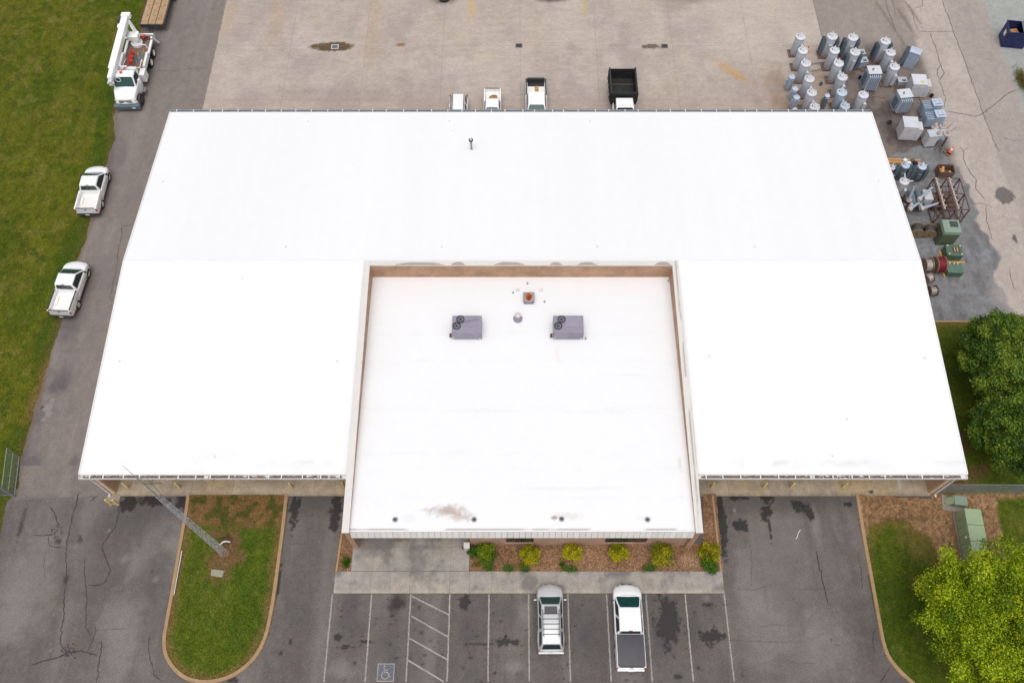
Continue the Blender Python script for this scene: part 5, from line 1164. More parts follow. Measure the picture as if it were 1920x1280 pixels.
b = MB(); b.path([(.45 + .26 * math.cos(a), 2.95, 2.45 + .26 * math.sin(a)) for a in np.linspace(0, 2 * math.pi, 15)], .05, 6); b.build('cable_ring', 'txwhite', t, smooth=40)
b = MB(); b.box(1.2, -3.55, 2.6, .6, .5, .5); b.box(.75, -4.6, 3.1, .85, .5, .45); b.build('boom_base_housing', 'paint', t, bevel=.04)
b = MB(); b.box(1.22, -4.0, 3.0, .5, .3, .5); b.build('motor', 'darkmetal', t)
b = MB(); b.tube((.22, 2.35, 2.75), (.05, -.2, 1.75), .05, n=8)
for k in range(26):
    a0 = k * .75; p_ = Vector((.08, .35 - k * .07, 1.82)); a1 = a0 + .75; p1_ = p_ - Vector((0, .07, 0))
    e0 = p_ + Vector((math.cos(a0) * .26, 0, math.sin(a0) * .26)); e1 = p1_ + Vector((math.cos(a1) * .26, 0, math.sin(a1) * .26))
    b.add([p_, e0, e1, p1_, p_ + Vector((0, .03, 0)), e0 + Vector((0, .03, 0)), e1 + Vector((0, .03, 0)), p1_ + Vector((0, .03, 0))], [(0, 1, 2, 3), (7, 6, 5, 4), (1, 5, 6, 2)])
b.tube((.08, .35, 1.82), (.08, -1.5, 1.82), .07, n=8); b.lathe([(.11, 0), (.11, .12)], (.22, 2.3, 2.68), n=10); b.build('auger', 'redpaint', t)
MB().box(.08, .5, 1.3, .3, .1, .4).build('auger_cradle', 'paint', t); MB().box(.1, 1.5, 2.62, .6, .12, .12).build('auger_bracket', 'paint', t)
b = MB(); b.add([(.55, 1.1, 2.1), (.55, .5, 2.1), (-.1, .5, 2.9), (-.1, .62, 2.9)], [(0, 1, 2, 3)]); b.build('windguard', 'paint', t)
b = MB()
for k in range(16): x, y = random.uniform(-.9, .4), random.uniform(-2.2, 0); b.tube((x, y, 1.2), (x + random.uniform(-.2, .2), y + random.uniform(-.8, .8), 1.22), .03, n=5)
b.build('rope', 'newwood', t)
b = MB()
for k in range(8): b.box(random.uniform(-.8, .2), random.uniform(-3.9, -3.3), 1.145, .22, .25, .16, random.random())
b.build('tools', 'rusty', t); MB().box(-.35, -3.85, 1.3, .24, .24, .3).build('orange_bag', 'orange', t)
b = MB(); b.path([(-1.05, -.1, 1.65), (-1.05, -.1, 2.0), (-1.05, 1.0, 2.0), (.9, 1.0, 2.2)], .035, 6); b.path([(-.95, -2.3, 1.3), (-.95, -2.3, 1.75), (.2, -2.5, 1.8)], .04, 6); b.build('hand_rail', 'paint', t)
# flatbed trailer
e0, e1 = P(261.5, 45.5, 1.0), P(306, 45.5, 1.0)
t = thing('flatbed_trailer', 'flatbed trailer with weathered plank deck behind the digger derrick truck', 'trailer', ((e0.x + e1.x) / 2, e0.y + 3.6, 0)); W_ = e1.x - e0.x
MB().box(0, 0, .80, W_ - .04, 7.1, .14).build('frame', 'rusty', t)
for k in range(18):
    g = k // 6; MB().box(-W_ / 2 + .1 + (k % 6 + .5) * (W_ - .36) / 18 + g * ((W_ - .36) / 3 + .08), 0, .942, (W_ - .36) / 18 - .008, 7.15, .05 + .004 * (k % 3)).build('plank', 'wood', t)
for s in (-1, 1):
    MB().box(s * (W_ / 2 + .01), 0, .78, .06, 7.2, .18).build('side_rail', 'darkmetal', t)
    for y in (1.2, 2.3): wheel(t, s * (W_ / 2 + .05), y, .38, .24, 'whiterim')
MB().box(0, -3.62, .62, W_ - .1, .1, .34).build('end_board', 'darkmetal', t)
b = MB(); b.path([(-.5, -3.6, .7), (0, -4.6, .62), (.5, -3.6, .7)], .05, 6); b.tube((0, -4.5, .62), (0, -4.5, .05), .04, n=6); b.build('drawbar', 'darkmetal', t)

# ================================================================== TRANSFORMER YARD
def pallet(x, y, label, rz=0, sx_=1.1, sy_=1.1, z=0):
    t = thing('pallet', label, 'pallet', (x, y, z), rz, 'pallets under the tanks')
    for k in range(6): MB().box(0, -sy_ / 2 + (k + .5) * sy_ / 6, .11, sx_, sy_ / 6 * .62, .025).build('deck_board', 'pallet', t)
    for k in (-1, 0, 1): MB().box(k * (sx_ / 2 - .06), 0, .02, .09, sy_, .09).build('stringer', 'pallet', t)
    b = MB(); b.box(0, -sy_ / 2 + .06, 0, sx_, .1, .02); b.box(0, sy_ / 2 - .06, 0, sx_, .1, .02); b.box(0, 0, 0, sx_, .1, .02); b.build('base_board', 'pallet', t)
PZ = .136
def insulator(r, h, n=5):
    pr = [(r * .55, 0)]
    for k in range(n): z = h * (k + .2) / n * .85; pr += [(r * (.62 - .05 * k / n), z), (r * (1 - .25 * k / n), z + h * .05), (r * (.6 - .05 * k / n), z + h * .09)]
    return pr + [(r * .3, h * .88), (r * .22, h)]
def bushing(par, base, ax_, r=.075, h=.42, m='porcelain'): MB().lathe(insulator(r, h), base, ax_, 10).build('bushing', m, par, smooth=50)
def tall_tank(x, y, h, label, body='tx', lid='txlid', rad=False, r=.45, rz=0, z=PZ, group='tall grey tanks in rows behind the warehouse'):
    t = thing('voltage_regulator', label, 'transformer', (x, y, z), rz, group)
    MB().lathe([(r * .96, 0), (r, .03), (r, h - .08), (r * .97, h - .05)], n=24).build('tank', body, t, smooth=40)
    MB().lathe([(r * 1.07, h - .10), (r * 1.07, h - .03), (r * .95, h + .01), (r * .4, h + .035)], n=24).build('lid', lid, t, smooth=40)
    bushing(t, (0, r * .45, h + .01), (0, .05, 1), .07, .36); bushing(t, (r * .5, .0, h), (.5, 0, 1), .06, .3); bushing(t, (-.02, -r * .3, h), (.1, -.2, 1), .05, .2)
    b = MB(); b.tube((-r * .4, -r * .1, h + .02), (r * .2, -r * .15, h + .05), .022, n=5); b.lathe([(.05, 0), (.05, .12), (.02, .15)], (-r * .55, .05, h), n=8); b.build('lid_fitting', 'darkmetal', t)
    if rad:
        for s in (-1, 1):
            rd = MB().box(s * (r + .18), -.02, .32, .16, .1, h - .75).build('radiator', 'txdark', t)
            for k in range(5): MB().box(s * (r + .18), -.28 + k * .14, .30, .30, .035, h - .62).build('fin', 'txdark', rd)
            MB().tube((s * (r - .05), 0, h - .5), (s * (r + .2), 0, h - .5), .04, n=6).build('header_pipe', body, t); MB().tube((s * (r - .05), 0, .5), (s * (r + .2), 0, .5), .04, n=6).build('header_pipe', body, t)
        MB().box(0, -r - .06, .45, .34, .14, h - 1.1).build('front_rib', body, t, bevel=.03)
    else:
        b = MB()
        for x_ in (.12, .40): MB().box(x_, -r * .82, .28, .07, .34, h - .95).build('cooling_fin', body, t)
        MB().box(.26, -r - .10, .25, .36, .1, h - 1.0).build('control_box', body, t, bevel=.015)
        MB().box(.26, -r - .0, h - .70, .34, .3, .03).build('bracket', lid, t)
    for s in (-1, 1): MB().box(s * (r + .0), 0, h - .32, .09, .06, .14).build('lifting_lug', lid, t)
    return t
ORD = ['first', 'second', 'third', 'fourth', 'fifth', 'sixth', 'seventh']
H_ = 2.12
def at_lid(px_, py_, h): return P(px_, py_, h + PZ)
for i, (px_, py_) in enumerate(((1501.5, 68), (1506, 94), (1511.5, 118), (1518, 147), (1522.5, 173), (1528, 200))):
    q = at_lid(px_, py_, H_); tall_tank(q.x, q.y, H_, 'tall grey regulator tank, %s from the back in the left row' % ORD[i]); pallet(q.x - .05, q.y, 'worn pallet under the %s tank from the back in the left row' % ORD[i], sy_=1.02, sx_=1.15)
for i, (px_, py_) in enumerate(((1565.5, 94), (1573, 118), (1580, 144))):
    q = at_lid(px_, py_, H_); tall_tank(q.x, q.y, H_, 'tall grey regulator tank without side radiators, %s from the back in the middle row' % ORD[i]); pallet(q.x - .05, q.y, 'worn pallet under the %s plain tank from the back in the middle row' % ORD[i], sy_=1.02, sx_=1.15)
for i, (px_, py_) in enumerate(((1670.5, 98), (1678, 124.5))):
    q = at_lid(px_, py_, H_); tall_tank(q.x, q.y, H_, 'tall grey regulator tank, %s of the two right of the finned tank' % ('rear', 'front')[i]); pallet(q.x - .05, q.y, 'worn pallet under the %s tank right of the finned tank' % ('rear', 'front')[i], sy_=1.02, sx_=1.15)
q = at_lid(1619.5, 177, H_); tall_tank(q.x, q.y, H_, 'tall grey regulator tank standing alone near the roof edge right of the rows'); pallet(q.x, q.y, 'worn pallet under the lone tank near the roof edge')
for i, (px_, py_) in enumerate(((1561, 67.5), (1600, 69.5), (1604, 97), (1661, 76.5))):
    q = at_lid(px_, py_, 2.3); tall_tank(q.x, q.y, 2.3, 'tall grey tank with dark side radiators, ' + ['leftmost of the back row', 'second from left in the back row', 'just in front of the back row', 'rightmost of the back row'][i], rad=True, r=.47, rz=R(4 * (i - 1)), group='tanks with dark radiators')
    pallet(q.x, q.y, 'wide pallet under the radiator tank ' + ['leftmost in the back row', 'second from left in the back row', 'in front of the back row', 'rightmost in the back row'][i], sx_=1.5, sy_=1.1)
q = at_lid(1579, 172.5, 1.9); tall_tank(q.x, q.y, 1.9, 'tallest blue-grey tank, at the front of the middle row', 'txblue', 'txbluelid', r=.46); pallet(q.x, q.y, 'pallet under the tall blue-grey tank in the middle row', sx_=1.2)
q = at_lid(1585, 198, 1.3); tall_tank(q.x, q.y, 1.3, 'squat blue-grey tank half hidden by the roof edge in the middle row', 'txblue', 'txbluelid', r=.42); pallet(q.x, q.y, 'pallet under the squat blue-grey tank at the roof edge')
def pole_tank(px_, py_, h, r, label, body='txblue', lid='txbluelid', rz=0):
    q = P(px_, py_, h); t = thing('pole_transformer', label, 'transformer', (q.x, q.y, 0), rz, 'small cylindrical transformers')
    MB().lathe([(r * .93, 0), (r, .04), (r, h - .08), (r * .98, h - .06)], n=18).build('tank', body, t, smooth=40)
    MB().lathe([(r * 1.08, h - .10), (r * 1.08, h - .05), (r * .85, h), (r * .3, h + .03)], n=18).build('lid', lid, t, smooth=40)
    bushing(t, (0, .07, h), (0, 0, 1), .05, .25); 
    for a in (-.5, 0, .5): MB().lathe([(.035, 0), (.05, .06), (.02, .12)], (r * math.sin(a), -r * math.cos(a), h - .22), (math.sin(a), -math.cos(a), .3), 8).build('low_bushing', lid, t)
    MB().box(-r - .05, 0, h * .35, .1, .22, h * .4).build('hanger', body, t); MB().box(r + .02, 0, h * .4, .08, .14, .1).build('lug', body, t)
pole_tank(1485.5, 143, 1.7, .30, 'small blue cylindrical transformer, rearmost of the three left of the left row')
pole_tank(1491.5, 165.5, 1.45, .27, 'small blue cylindrical transformer, middle of the three left of the left row')
pole_tank(1494.5, 181.5, 1.6, .29, 'small blue cylindrical transformer, front of the three left of the left row')
pole_tank(1491, 205, .8, .24, 'small pale cylindrical transformer cut off by the roof edge', 'txlid', 'txlid')
pole_tank(1552, 178.5, 1.75, .23, 'slim dark slate cylindrical transformer between the left and middle rows', 'txdark', 'txbluelid')
def fin_tank(px_, py_, h, label, wx_=1.15, wy_=.95, rz=0):
    q = P(px_, py_, h + .1); t = thing('finned_transformer', label, 'transformer', (q.x, q.y, 0), rz, 'finned box transformers')
    MB().box(0, 0, .1, wx_, wy_, h - .04).build('tank', 'txdark', t); MB().box(-wx_ / 2 - .03, 0, .12, .05, wy_, h - .1).build('side_plate', 'txblue', t); MB().box(0, 0, h + .06, wx_ + .12, wy_ + .12, .05).build('lid', 'txlid', t, bevel=.01)  # tank darker than its fins: groove shade put into the colour
    for k in range(6): MB().box(-wx_ / 2 + .1 + k * (wx_ - .2) / 5, -wy_ / 2 - .2, .25, .075, .39, h - .32).build('fin', 'txbluelid', t)
    MB().box(-wx_ / 2 - .05, -.05, .35, .06, wy_ - .2, h - .6).build('side_panel', 'txdark', t)
    for s in (-1, 1): MB().box(s * (wx_ / 2 - .1), 0, 0, .12, wy_ + .5, .1).build('skid', 'rusty', t)
    MB().box(-.1, .1, h + .11, .2, .06, .05).build('handle', 'darkmetal', t); b = MB(); b.lathe([(.05, 0), (.05, .1)], (-.2, -.1, h + .11), n=8); b.build('gauge', 'darkmetal', t)
    b = MB(); b.lathe([(.06, 0), (.09, .08), (.05, .14)], (wx_ / 2 + .06, .1, h - .25), (1, 0, .3), 8); b.lathe([(.06, 0), (.09, .08), (.05, .14)], (wx_ / 2 + .06, -.2, h - .25), (1, 0, .3), 8); b.build('side_bushing', 'txlid', t)
fin_tank(1640, 131, 2.0, 'blue-grey finned box transformer in front of the back row', rz=R(2)); fin_tank(1697.5, 175, 1.85, 'blue-grey finned box transformer between the two off-white cabinets', rz=R(8))
def pad_box(px_, py_, h, label, rz=0, skids=False):
    q = P(px_, py_, h); t = thing('pad_cabinet', label, 'transformer', (q.x, q.y, 0), rz, 'off-white pad cabinets'); wx_, wy_ = 1.75, 1.3
    b = MB(); b.side([(-wy_ / 2, .12), (-wy_ / 2, h - .04), (-wy_ / 2 + .06, h), (wy_ / 2, h), (wy_ / 2, .12)], -wx_ / 2, wx_ / 2 - .45); b.build('body', 'txwhite', t)
    b = MB(); b.side([(-wy_ / 2 - .01, .12), (-wy_ / 2 - .01, h - .16), (wy_ / 2 - .35, h - .16), (wy_ / 2 - .35, .12)], wx_ / 2 - .447, wx_ / 2); b.build('terminal_box', 'txwhite', t)
    MB().box(-.22, .02, h + .003, wx_ - .38, wy_ + .06, .03).build('lid', 'txlid', t)
    for x_ in (-wx_ / 2 + .35, .1): MB().box(x_, -wy_ / 2 - .012, .3, .62, .02, h - .5).build('door_panel', 'txwhite', t)
    MB().box(0, 0, 0, wx_ - .1, wy_ - .1, .12).build('base', 'darkmetal', t); MB().box(wx_ / 2 + .05, -wy_ / 2 + .15, .5, .1, .14, .14).build('lock', 'darkmetal', t)
    b = MB(); b.lathe([(.06, 0), (.06, .12)], (wx_ / 2 + .0, -.2, .8), (1, 0, 0), 8); b.build('valve', 'darkmetal', t)
    if skids:
        for s in (-.5, .4): MB().box(s, -1.0, 0, .12, 1.0, .1).build('skid', 'pallet', t)
        b = MB(); b.lathe([(.2, 0), (.2, .03)], (0, -.3, h + .03), n=12); b.lathe([(.14, 0), (.14, .04)], (.55, -.3, h - .16), n=10); b.build('dirty_cover', 'cream', t)
pad_box(1729, 150, 1.7, 'off-white pad cabinet with stained lid on wooden skids, rear of the two', R(-3), True); pad_box(1713, 230, 1.75, 'off-white pad cabinet with plain lid beside the roof corner, front of the two', R(-4))
def fin_side(px_, py_, h, label):
    q = P(px_, py_, h); t = thing('side_finned_transformer', label, 'transformer', (q.x, q.y, 0), R(4), 'side-finned transformers')
    MB().box(0, 0, .08, .85, .8, h - .1).build('tank', 'txblue', t); MB().box(0, 0, h - .02, .95, .9, .05).build('lid', 'txbluelid', t, bevel=.01)
    for k in range(5): MB().box(-.85, -.40 + k * .2, .3, .8, .075, h - .5).build('fin', 'txblue', t)
    MB().box(-.85, 0, .4, .3, .7, h - .8).build('header', 'txdark', t)
    for x_ in (-.2, .2): bushing(t, (x_, .1, h + .03), (0, 0, 1), .06, .22, 'txlid')
    MB().box(0, 0, 0, .9, .85, .08).build('base', 'darkmetal', t); MB().tube((-.3, -.25, h + .05), (.3, -.2, h + .05), .02, n=5).build('lid_bar', 'darkmetal', t)
fin_side(1758, 192, 1.55, 'blue transformer with fins on its left side, rear of the two by the road crack'); fin_side(1763.5, 213, 1.55, 'blue transformer with fins on its left side, front of the two behind the bushing breaker')
q = P(1718, 95, 2.0); t = thing('radiator_transformer', 'blue-grey rectangular transformer with a dark radiator turned askew behind the rows', 'transformer', (q.x, q.y, 0), R(-28))
MB().box(0, 0, .05, .95, .75, 1.9).build('tank', 'txblue', t); MB().box(0, 0, 1.95, 1.05, .85, .05).build('lid', 'txbluelid', t)
rd = MB().box(-.62, .0, .25, .1, .6, 1.6).build('radiator', 'txdark', t)
for k in range(7): MB().box(-.75, -.36 + k * .12, .22, .34, .04, 1.68).build('fin', 'txdark', rd)
for k in range(3): bushing(t, (-.3 + k * .3, .15, 2.0), (0, 0, 1), .06, .26); bushing(t, (-.25 + k * .25, -.2, 2.0), (0, 0, 1), .04, .14)
MB().box(.5, -.1, .6, .12, .4, .6).build('control_box', 'txblue', t)
for i, (px_, py_, h, rz_) in enumerate(((1614, 97, .9, .1), (1619, 112, .85, .2), (1692.5, 149, .6, 0))):
    q = P(px_, py_, h); nm = ['low grey box unit behind the slatted pallets, rear of two', 'low grey box unit behind the slatted pallets, front of two', 'low flat grey box unit beside the tall tanks on the right'][i]
    t = thing('box_unit', nm, 'transformer', (q.x, q.y, PZ), rz_, 'low grey box units'); MB().box(0, 0, 0, .8, .6, h - .2).build('tank', 'txblue', t); MB().box(0, 0, h - .2, .88, .68, .05).build('lid', 'tx', t)
    for a in (-.22, .02, .25): MB().lathe(insulator(.06, .18, 3), (a, .05, h - .15), n=8).build('bushing', 'txlid', t)
    MB().box(.1, -.15, h - .15, .3, .16, .1).build('gauge_box', 'txdark', t); pallet(q.x, q.y, 'pallet under the ' + nm, rz_, 1.2, 1.0)
q = P(1621, 128, 0); pallet(q.x, q.y, 'empty slatted pallet between the radiator tank and the finned tank', .05, 1.0, 1.0)
q = P(1655, 172, 0); 
for i, (x0, y0, x1, y1) in enumerate(((1520, 121, 1545, 117), (1522, 134, 1547, 129), (1634, 180, 1660, 183), (1668, 205, 1690, 214))):
    tag(beam(P(x0, y0, .03), P(x1, y1, .03), .13, .05).build('loose_board', 'pallet'), ['loose board on the ground between the left and middle rows, rear one', 'loose board on the ground between the left and middle rows, front one', 'loose board on the stained ground below the finned transformer', 'loose board on the stained ground near the roof corner'][i], 'board')
for i, (px_, py_, r_, m_) in enumerate(((1538, 160, .16, 'txdark'), (1611, 148, .15, 'bluebin'), (1745, 182, .18, 'tyre'), (1667, 232, .2, 'cable'), (1722, 262, .17, 'rusty'))):
    q = P(px_, py_, 0); tag(MB().lathe([(r_ * .8, 0), (r_, .3), (r_ * .9, .3), (r_ * .72, .04)], q, n=14).build('bucket', m_, smooth=40), ['slate bucket between the left and middle rows of tanks', 'blue bucket beside the finned transformer', 'black bucket behind the side-finned transformers', 'black bucket on the stained ground near the roof corner', 'rusty bucket in front of the plain off-white cabinet'][i], 'bucket')
# bushing breaker by the road
q = P(1742, 275, 0); t = thing('bushing_breaker', 'grey breaker cabinet with four pale bushings on top beside the tipped cone', 'circuit breaker', (q.x, q.y, 0), R(6))
MB().box(-.15, .25, .18, .95, .8, 1.35).build('cabinet', 'txwhite', t, bevel=.015); MB().box(-.15, .25, 1.53, 1.0, .86, .04).build('cabinet_roof', 'tx', t)
for x_, y_ in ((-.5, -.05), (.2, -.05), (-.5, .55), (.2, .55), (1.15, -.1), (1.15, .8)): MB().box(x_, y_, 0, .09, .09, .2 if x_ < 1 else 1.2).build('leg', 'darkmetal', t)
MB().tube((.35, -.05, 1.15), (.35, 1.1, 1.15), .34, n=14).build('tank', 'tx', t, smooth=40); MB().tube((.95, -.05, 1.15), (.95, 1.1, 1.15), .34, n=14).build('tank', 'tx', t, smooth=40)
for x_, y_, ax_ in ((.25, .15, (-.12, -.15, 1)), (1.0, .15, (.2, -.15, 1)), (.25, .95, (-.12, .15, 1)), (.95, .95, (.12, .15, 1))):
    bs = MB().lathe([(.24, -.25), (.24, .0), (.31, .02), (.31, .14), (.22, .16)], (x_, y_, 1.40), ax_, 14).build('turret', 'porcelainpink', t, smooth=40); v = Vector(ax_).normalized() * .14
    MB().lathe(insulator(.17, .5, 4), (x_ + v.x, y_ + v.y, 1.40 + v.z), ax_, 12).build('insulator', 'porcelainpink', bs, smooth=50)
for x_, y_, ax_ in ((1.25, .3, (.9, .35, .6)), (1.25, .75, (.8, .5, .7))):
    MB().tube((x_, y_, 1.2), (x_ + .9 * ax_[0], y_ + .9 * ax_[1], 1.2 + .9 * ax_[2]), .03, .02, 6).build('lead_rod', 'rusty', t); MB().lathe([(.13, 0), (.13, .25)], (x_, y_, 1.1), ax_, 10).build('side_bushing', 'porcelainpink', t, smooth=40)
b = MB(); b.tube((1.2, -.1, 1.1), (.75, -.9, .1), .05, n=6); b.tube((.6, -.1, 1.1), (.3, -.6, .1), .05, n=6); b.build('brace', 'txdark', t)
q = P(1765, 280, 0); tag(MB().box(q.x + .1, q.y - .15, 0, .12, 1.5, .1, R(25)).build('wood_block', 'pallet'), 'short timber lying under the bushing breaker beside the cone', 'timber')
# timber stack
for i, (y_, z_) in enumerate(((0, 0), (-.16, 0), (-.32, .0), (-.08, .1))):
    q = P(1690, 300, 0); tag(MB().box(q.x - .5, q.y + y_, z_, 4.2, .14, .095, R(-2.5)).build('timber', 'newwood'), 'new yellow timber beam beside the roof edge, ' + ['rear one on the ground', 'middle one on the ground', 'front one on the ground', 'one lying on top'][i], 'timber', 'new timber beams')
# slate tanks near the timber
for i, (px_, py_) in enumerate(((1698.5, 309), (1730, 311.5))):
    q = P(px_, py_, 1.75); t = tall_tank(q.x, q.y, 1.75, ['dark slate tank with radiators in front of the timber, left one by the roof edge', 'dark slate tank with radiators in front of the timber, right one'][i], 'txdark', 'txbluelid', True, r=.36, rz=R(-6), z=0, group='dark slate tanks by the timber')
    MB().lathe([(.16, 0), (.16, .1)], (.2, -.38, .4), (.3, -1, 0), 12).build('round_cover', 'blackplastic', t)
q = P(1674, 312, 1.4); tall_tank(q.x, q.y, 1.3, 'small slate tank cut off by the roof edge beside the timber', 'txdark', 'txlid', r=.28, z=0, group='dark slate tanks by the timber')
q = P(1697, 338, 1.9); t = tall_tank(q.x, q.y, 1.8, 'grey tank with pale lid and two arms beside the long insulators', 'tx', 'txwhite', r=.40, z=0, group='tanks beside the long insulators'); bushing(t, (.3, 0, 1.75), (1, 0, .15), .08, .5); bushing(t, (.05, .3, 1.8), (.1, 1, .6), .08, .5)
for i, (x_, y_, m_) in enumerate(((-.3, .55, 'sticker'), (.25, .5, 'bluebin'), (.0, .75, 'rusty'), (-.7, .7, 'sticker'))):
    q = P(1712, 316, 0); tag(MB().box(q.x + x_, q.y + y_, 0, .34, .3, .22 + .06 * i, .3 * i).build('parts_box', m_, bevel=.02), ['white parts box between the two dark slate tanks', 'blue parts box between the slate tanks and timber', 'rusty parts box behind the slate tanks', 'white parts box left behind the slate tanks'][i], 'box')
# big breaker with long insulators
q = P(1712, 388, 0); t = thing('long_bushing_breaker', 'breaker with four long pale blue insulators beside the roof edge', 'circuit breaker', (q.x, q.y, 0))
MB().box(.75, .2, 0, .75, 1.1, 1.5).build('cabinet', 'txwhite', t, bevel=.015)
MB().box(-.2, -.5, .1, 1.9, .12, .12).build('beam', 'rusty', t); MB().box(-.2, .6, .1, 1.9, .12, .12).build('beam', 'rusty', t); MB().box(-.3, -.25, .55, 1.7, .2, .14).build('tray', 'chrome', t)
for x_ in (-.9, .3):
    for y_ in (-.5, .6): MB().box(x_, y_, 0, .1, .1, .9).build('leg', 'rusty', t)
MB().tube((-.5, -.6, 1.05), (-.5, .9, 1.05), .3, n=14).build('tank', 'txdark', t, smooth=40); MB().tube((.15, -.6, 1.05), (.15, .9, 1.05), .3, n=14).build('tank', 'txdark', t, smooth=40)
def px_in(px_, py_, z): return P(px_, py_, z) - Vector((q.x, q.y, 0))
for (a, za), (c_, zb) in (((((1640 + 600 / 9.14), 290 + 745 / 9.14), 1.5), ((1640 + 680 / 9.14, 290 + 525 / 9.14), 2.7)), (((1640 + 800 / 9.14, 290 + 730 / 9.14), 1.6), ((1640 + 1000 / 9.14, 290 + 545 / 9.14), 2.3)),
                          (((1640 + 640 / 9.14, 290 + 905 / 9.14), 1.55), ((1640 + 775 / 9.14, 290 + 815 / 9.14), 1.9)), (((1640 + 850 / 9.14, 290 + 910 / 9.14), 1.5), ((1640 + 1095 / 9.14, 290 + 830 / 9.14), 1.95))):
    p0, p1 = px_in(*a, za), px_in(*c_, zb); d = p1 - p0; L_ = d.length
    ins = [(.13, 0)]
    for k in range(12): z_ = L_ * (k + .3) / 12.6; r_ = .15 - .06 * k / 12; ins += [(r_ * .9, z_), (r_, z_ + L_ * .02), (r_ * .9, z_ + L_ * .05)]
    o = MB().lathe(ins + [(.06, L_ * .98)], p0, d, 12).build('insulator', 'porcelainblue', t, smooth=50)
    MB().lathe([(.24, -.28), (.24, -.12), (.19, -.1), (.19, 0)], p0, d, 14).build('flange', 'porcelainpink', o, smooth=40); MB().lathe([(.07, 0), (.05, .12)], p1 - d.normalized() * .03, d, 8).build('terminal', 'rusty', o)
    MB().tube(p0 - d.normalized() * .25, Vector((max(-.6, min(.3, p0.x)), max(-.4, min(.8, p0.y)), 1.05)), .17, n=12).build('neck', 'tx', o, smooth=40)
# rusty steel rack
c4 = [P(1752.7, 333.8, 2.2), P(1802, 335.4, 2.2), P(1816, 391.7, 2.2), P(1767, 394, 2.2)]; ce = sum(c4, Vector()) / 4; ce.z = 0
wx_ = ((c4[1] - c4[0]).length + (c4[2] - c4[3]).length) / 2; wy_ = ((c4[0] - c4[3]).length + (c4[1] - c4[2]).length) / 2
t = thing('steel_rack', 'rusty open steel rack with insulators and cross braces', 'rack', ce, 0)
def bar(par, p0, p1, m='rusty', r=.045, name='bar'): return beam(p0, p1, r * 1.6, r * 1.6).build(name, m, par) if abs((Vector(p1) - Vector(p0)).normalized().z) < .99 else MB().box(p0[0], p0[1], min(p0[2], p1[2]), r * 1.6, r * 1.6, abs(p1[2] - p0[2])).build(name, m, par)
for x_ in (-wx_ / 2, 0, wx_ / 2):
    for y_ in (-wy_ / 2, 0, wy_ / 2): bar(t, (x_, y_, 0), (x_, y_, 2.2), name='post', r=.05)
for z_ in (.15, 1.1, 2.2):
    for x_ in (-wx_ / 2, 0, wx_ / 2): bar(t, (x_, -wy_ / 2, z_), (x_, wy_ / 2, z_), r=.05)
    for y_ in (-wy_ / 2, 0, wy_ / 2): bar(t, (-wx_ / 2, y_, z_ - .004), (wx_ / 2, y_, z_ - .004))
for s in (-1, 1):
    for k in (-1, 0):
        bar(t, (s * wx_ / 2, k * wy_ / 2, .15), (s * wx_ / 2, (k + 1) * wy_ / 2, 2.2), name='brace', r=.035); bar(t, (k * wx_ / 2, s * wy_ / 2, 2.2), ((k + 1) * wx_ / 2, s * wy_ / 2, .15), name='brace', r=.035)
for x_ in (-wx_ / 2 + .12, .14):
    bar(t, (x_, -wy_ / 2, 2.27), (x_, wy_ / 2, 2.27), 'porcelainpink', .07, 'mounting_channel')
    for k in range(6): MB().lathe(insulator(.09, .2, 2), (x_ + .05, -wy_ / 2 + .25 + k * (wy_ - .5) / 5, 2.31), (.3, 0, 1), 8).build('insulator', 'porcelainpink', t, smooth=50)
for k in range(3): MB().lathe(insulator(.14, .4, 4), (-.5 + k * .5, -wy_ / 2 - .02, .5), (0, -1, .2), 10).build('insulator', 'porcelain', t, smooth=50)
for k in range(3): MB().box(-.7 + k * .7, .3, .17, .5, 1.1, .5).build('capacitor_can', 'rusty', t)
for k in range(7): z_ = .3 + .22 * k; bar(t, (random.uniform(-wx_ / 2, 0), -wy_ / 2 + .2 + k * .35, z_), (random.uniform(.2, wx_ / 2), -wy_ / 2 + .5 + k * .3, z_ + .15), ('rusty', 'pallet')[k % 2], .035, 'stored_bar')
# open crate
q = P(1768, 334, 0); t = thing('open_crate', 'open rusty crate with yellow scraps behind the steel rack', 'crate', (q.x + .1, q.y + .45, 0), R(-3)); w2, d2 = 1.35, .9
for x_, y_, sx_, sy_ in ((0, -d2 / 2, w2, .05), (0, d2 / 2, w2, .05), (-w2 / 2, 0, .05, d2 - .06), (w2 / 2, 0, .05, d2 - .06)): MB().box(x_, y_, 0, sx_, sy_, .8).build('side_board', 'rusty', t)
MB().box(0, 0, .02, w2 - .06, d2 - .06, .05).build('base', 'rusty', t)
b = MB()
for k in range(9): b.box(random.uniform(-.45, .45), random.uniform(-.28, .28), .07, .3, .2, random.uniform(.3, .6), random.random() * 3)
b.build('scrap', 'newwood', t)
# cable reels
def reel(px_, py_, z, R_, L_, label, cable, rz=0, fl='reelwood', core=.75):
    c_ = P(px_, py_, z); t = thing('cable_reel', label, 'cable reel', (c_.x, c_.y, 0), rz, 'cable reels beside the right wall')
    for s in (-1, 1): MB().lathe([(R_, -.03), (R_, .03), (R_ * .96, .035)], (s * L_ / 2, 0, R_), (1, 0, 0), 28).build('flange', fl, t, smooth=30)
    pr = []
    n_ = int(L_ / .07)
    for k in range(n_): x_ = -L_ / 2 + .035 + k * (L_ - .07) / n_; pr += [(R_ * core, x_), (R_ * core + .022, x_ + .018), (R_ * core + .022, x_ + .045)]
    MB().lathe(pr, (0, 0, R_), (1, 0, 0), 26).build('cable', cable, t, smooth=60)
    MB().tube((-L_ / 2 - .08, 0, R_), (L_ / 2 + .08, 0, R_), .06, n=10).build('hub', 'darkmetal', t)
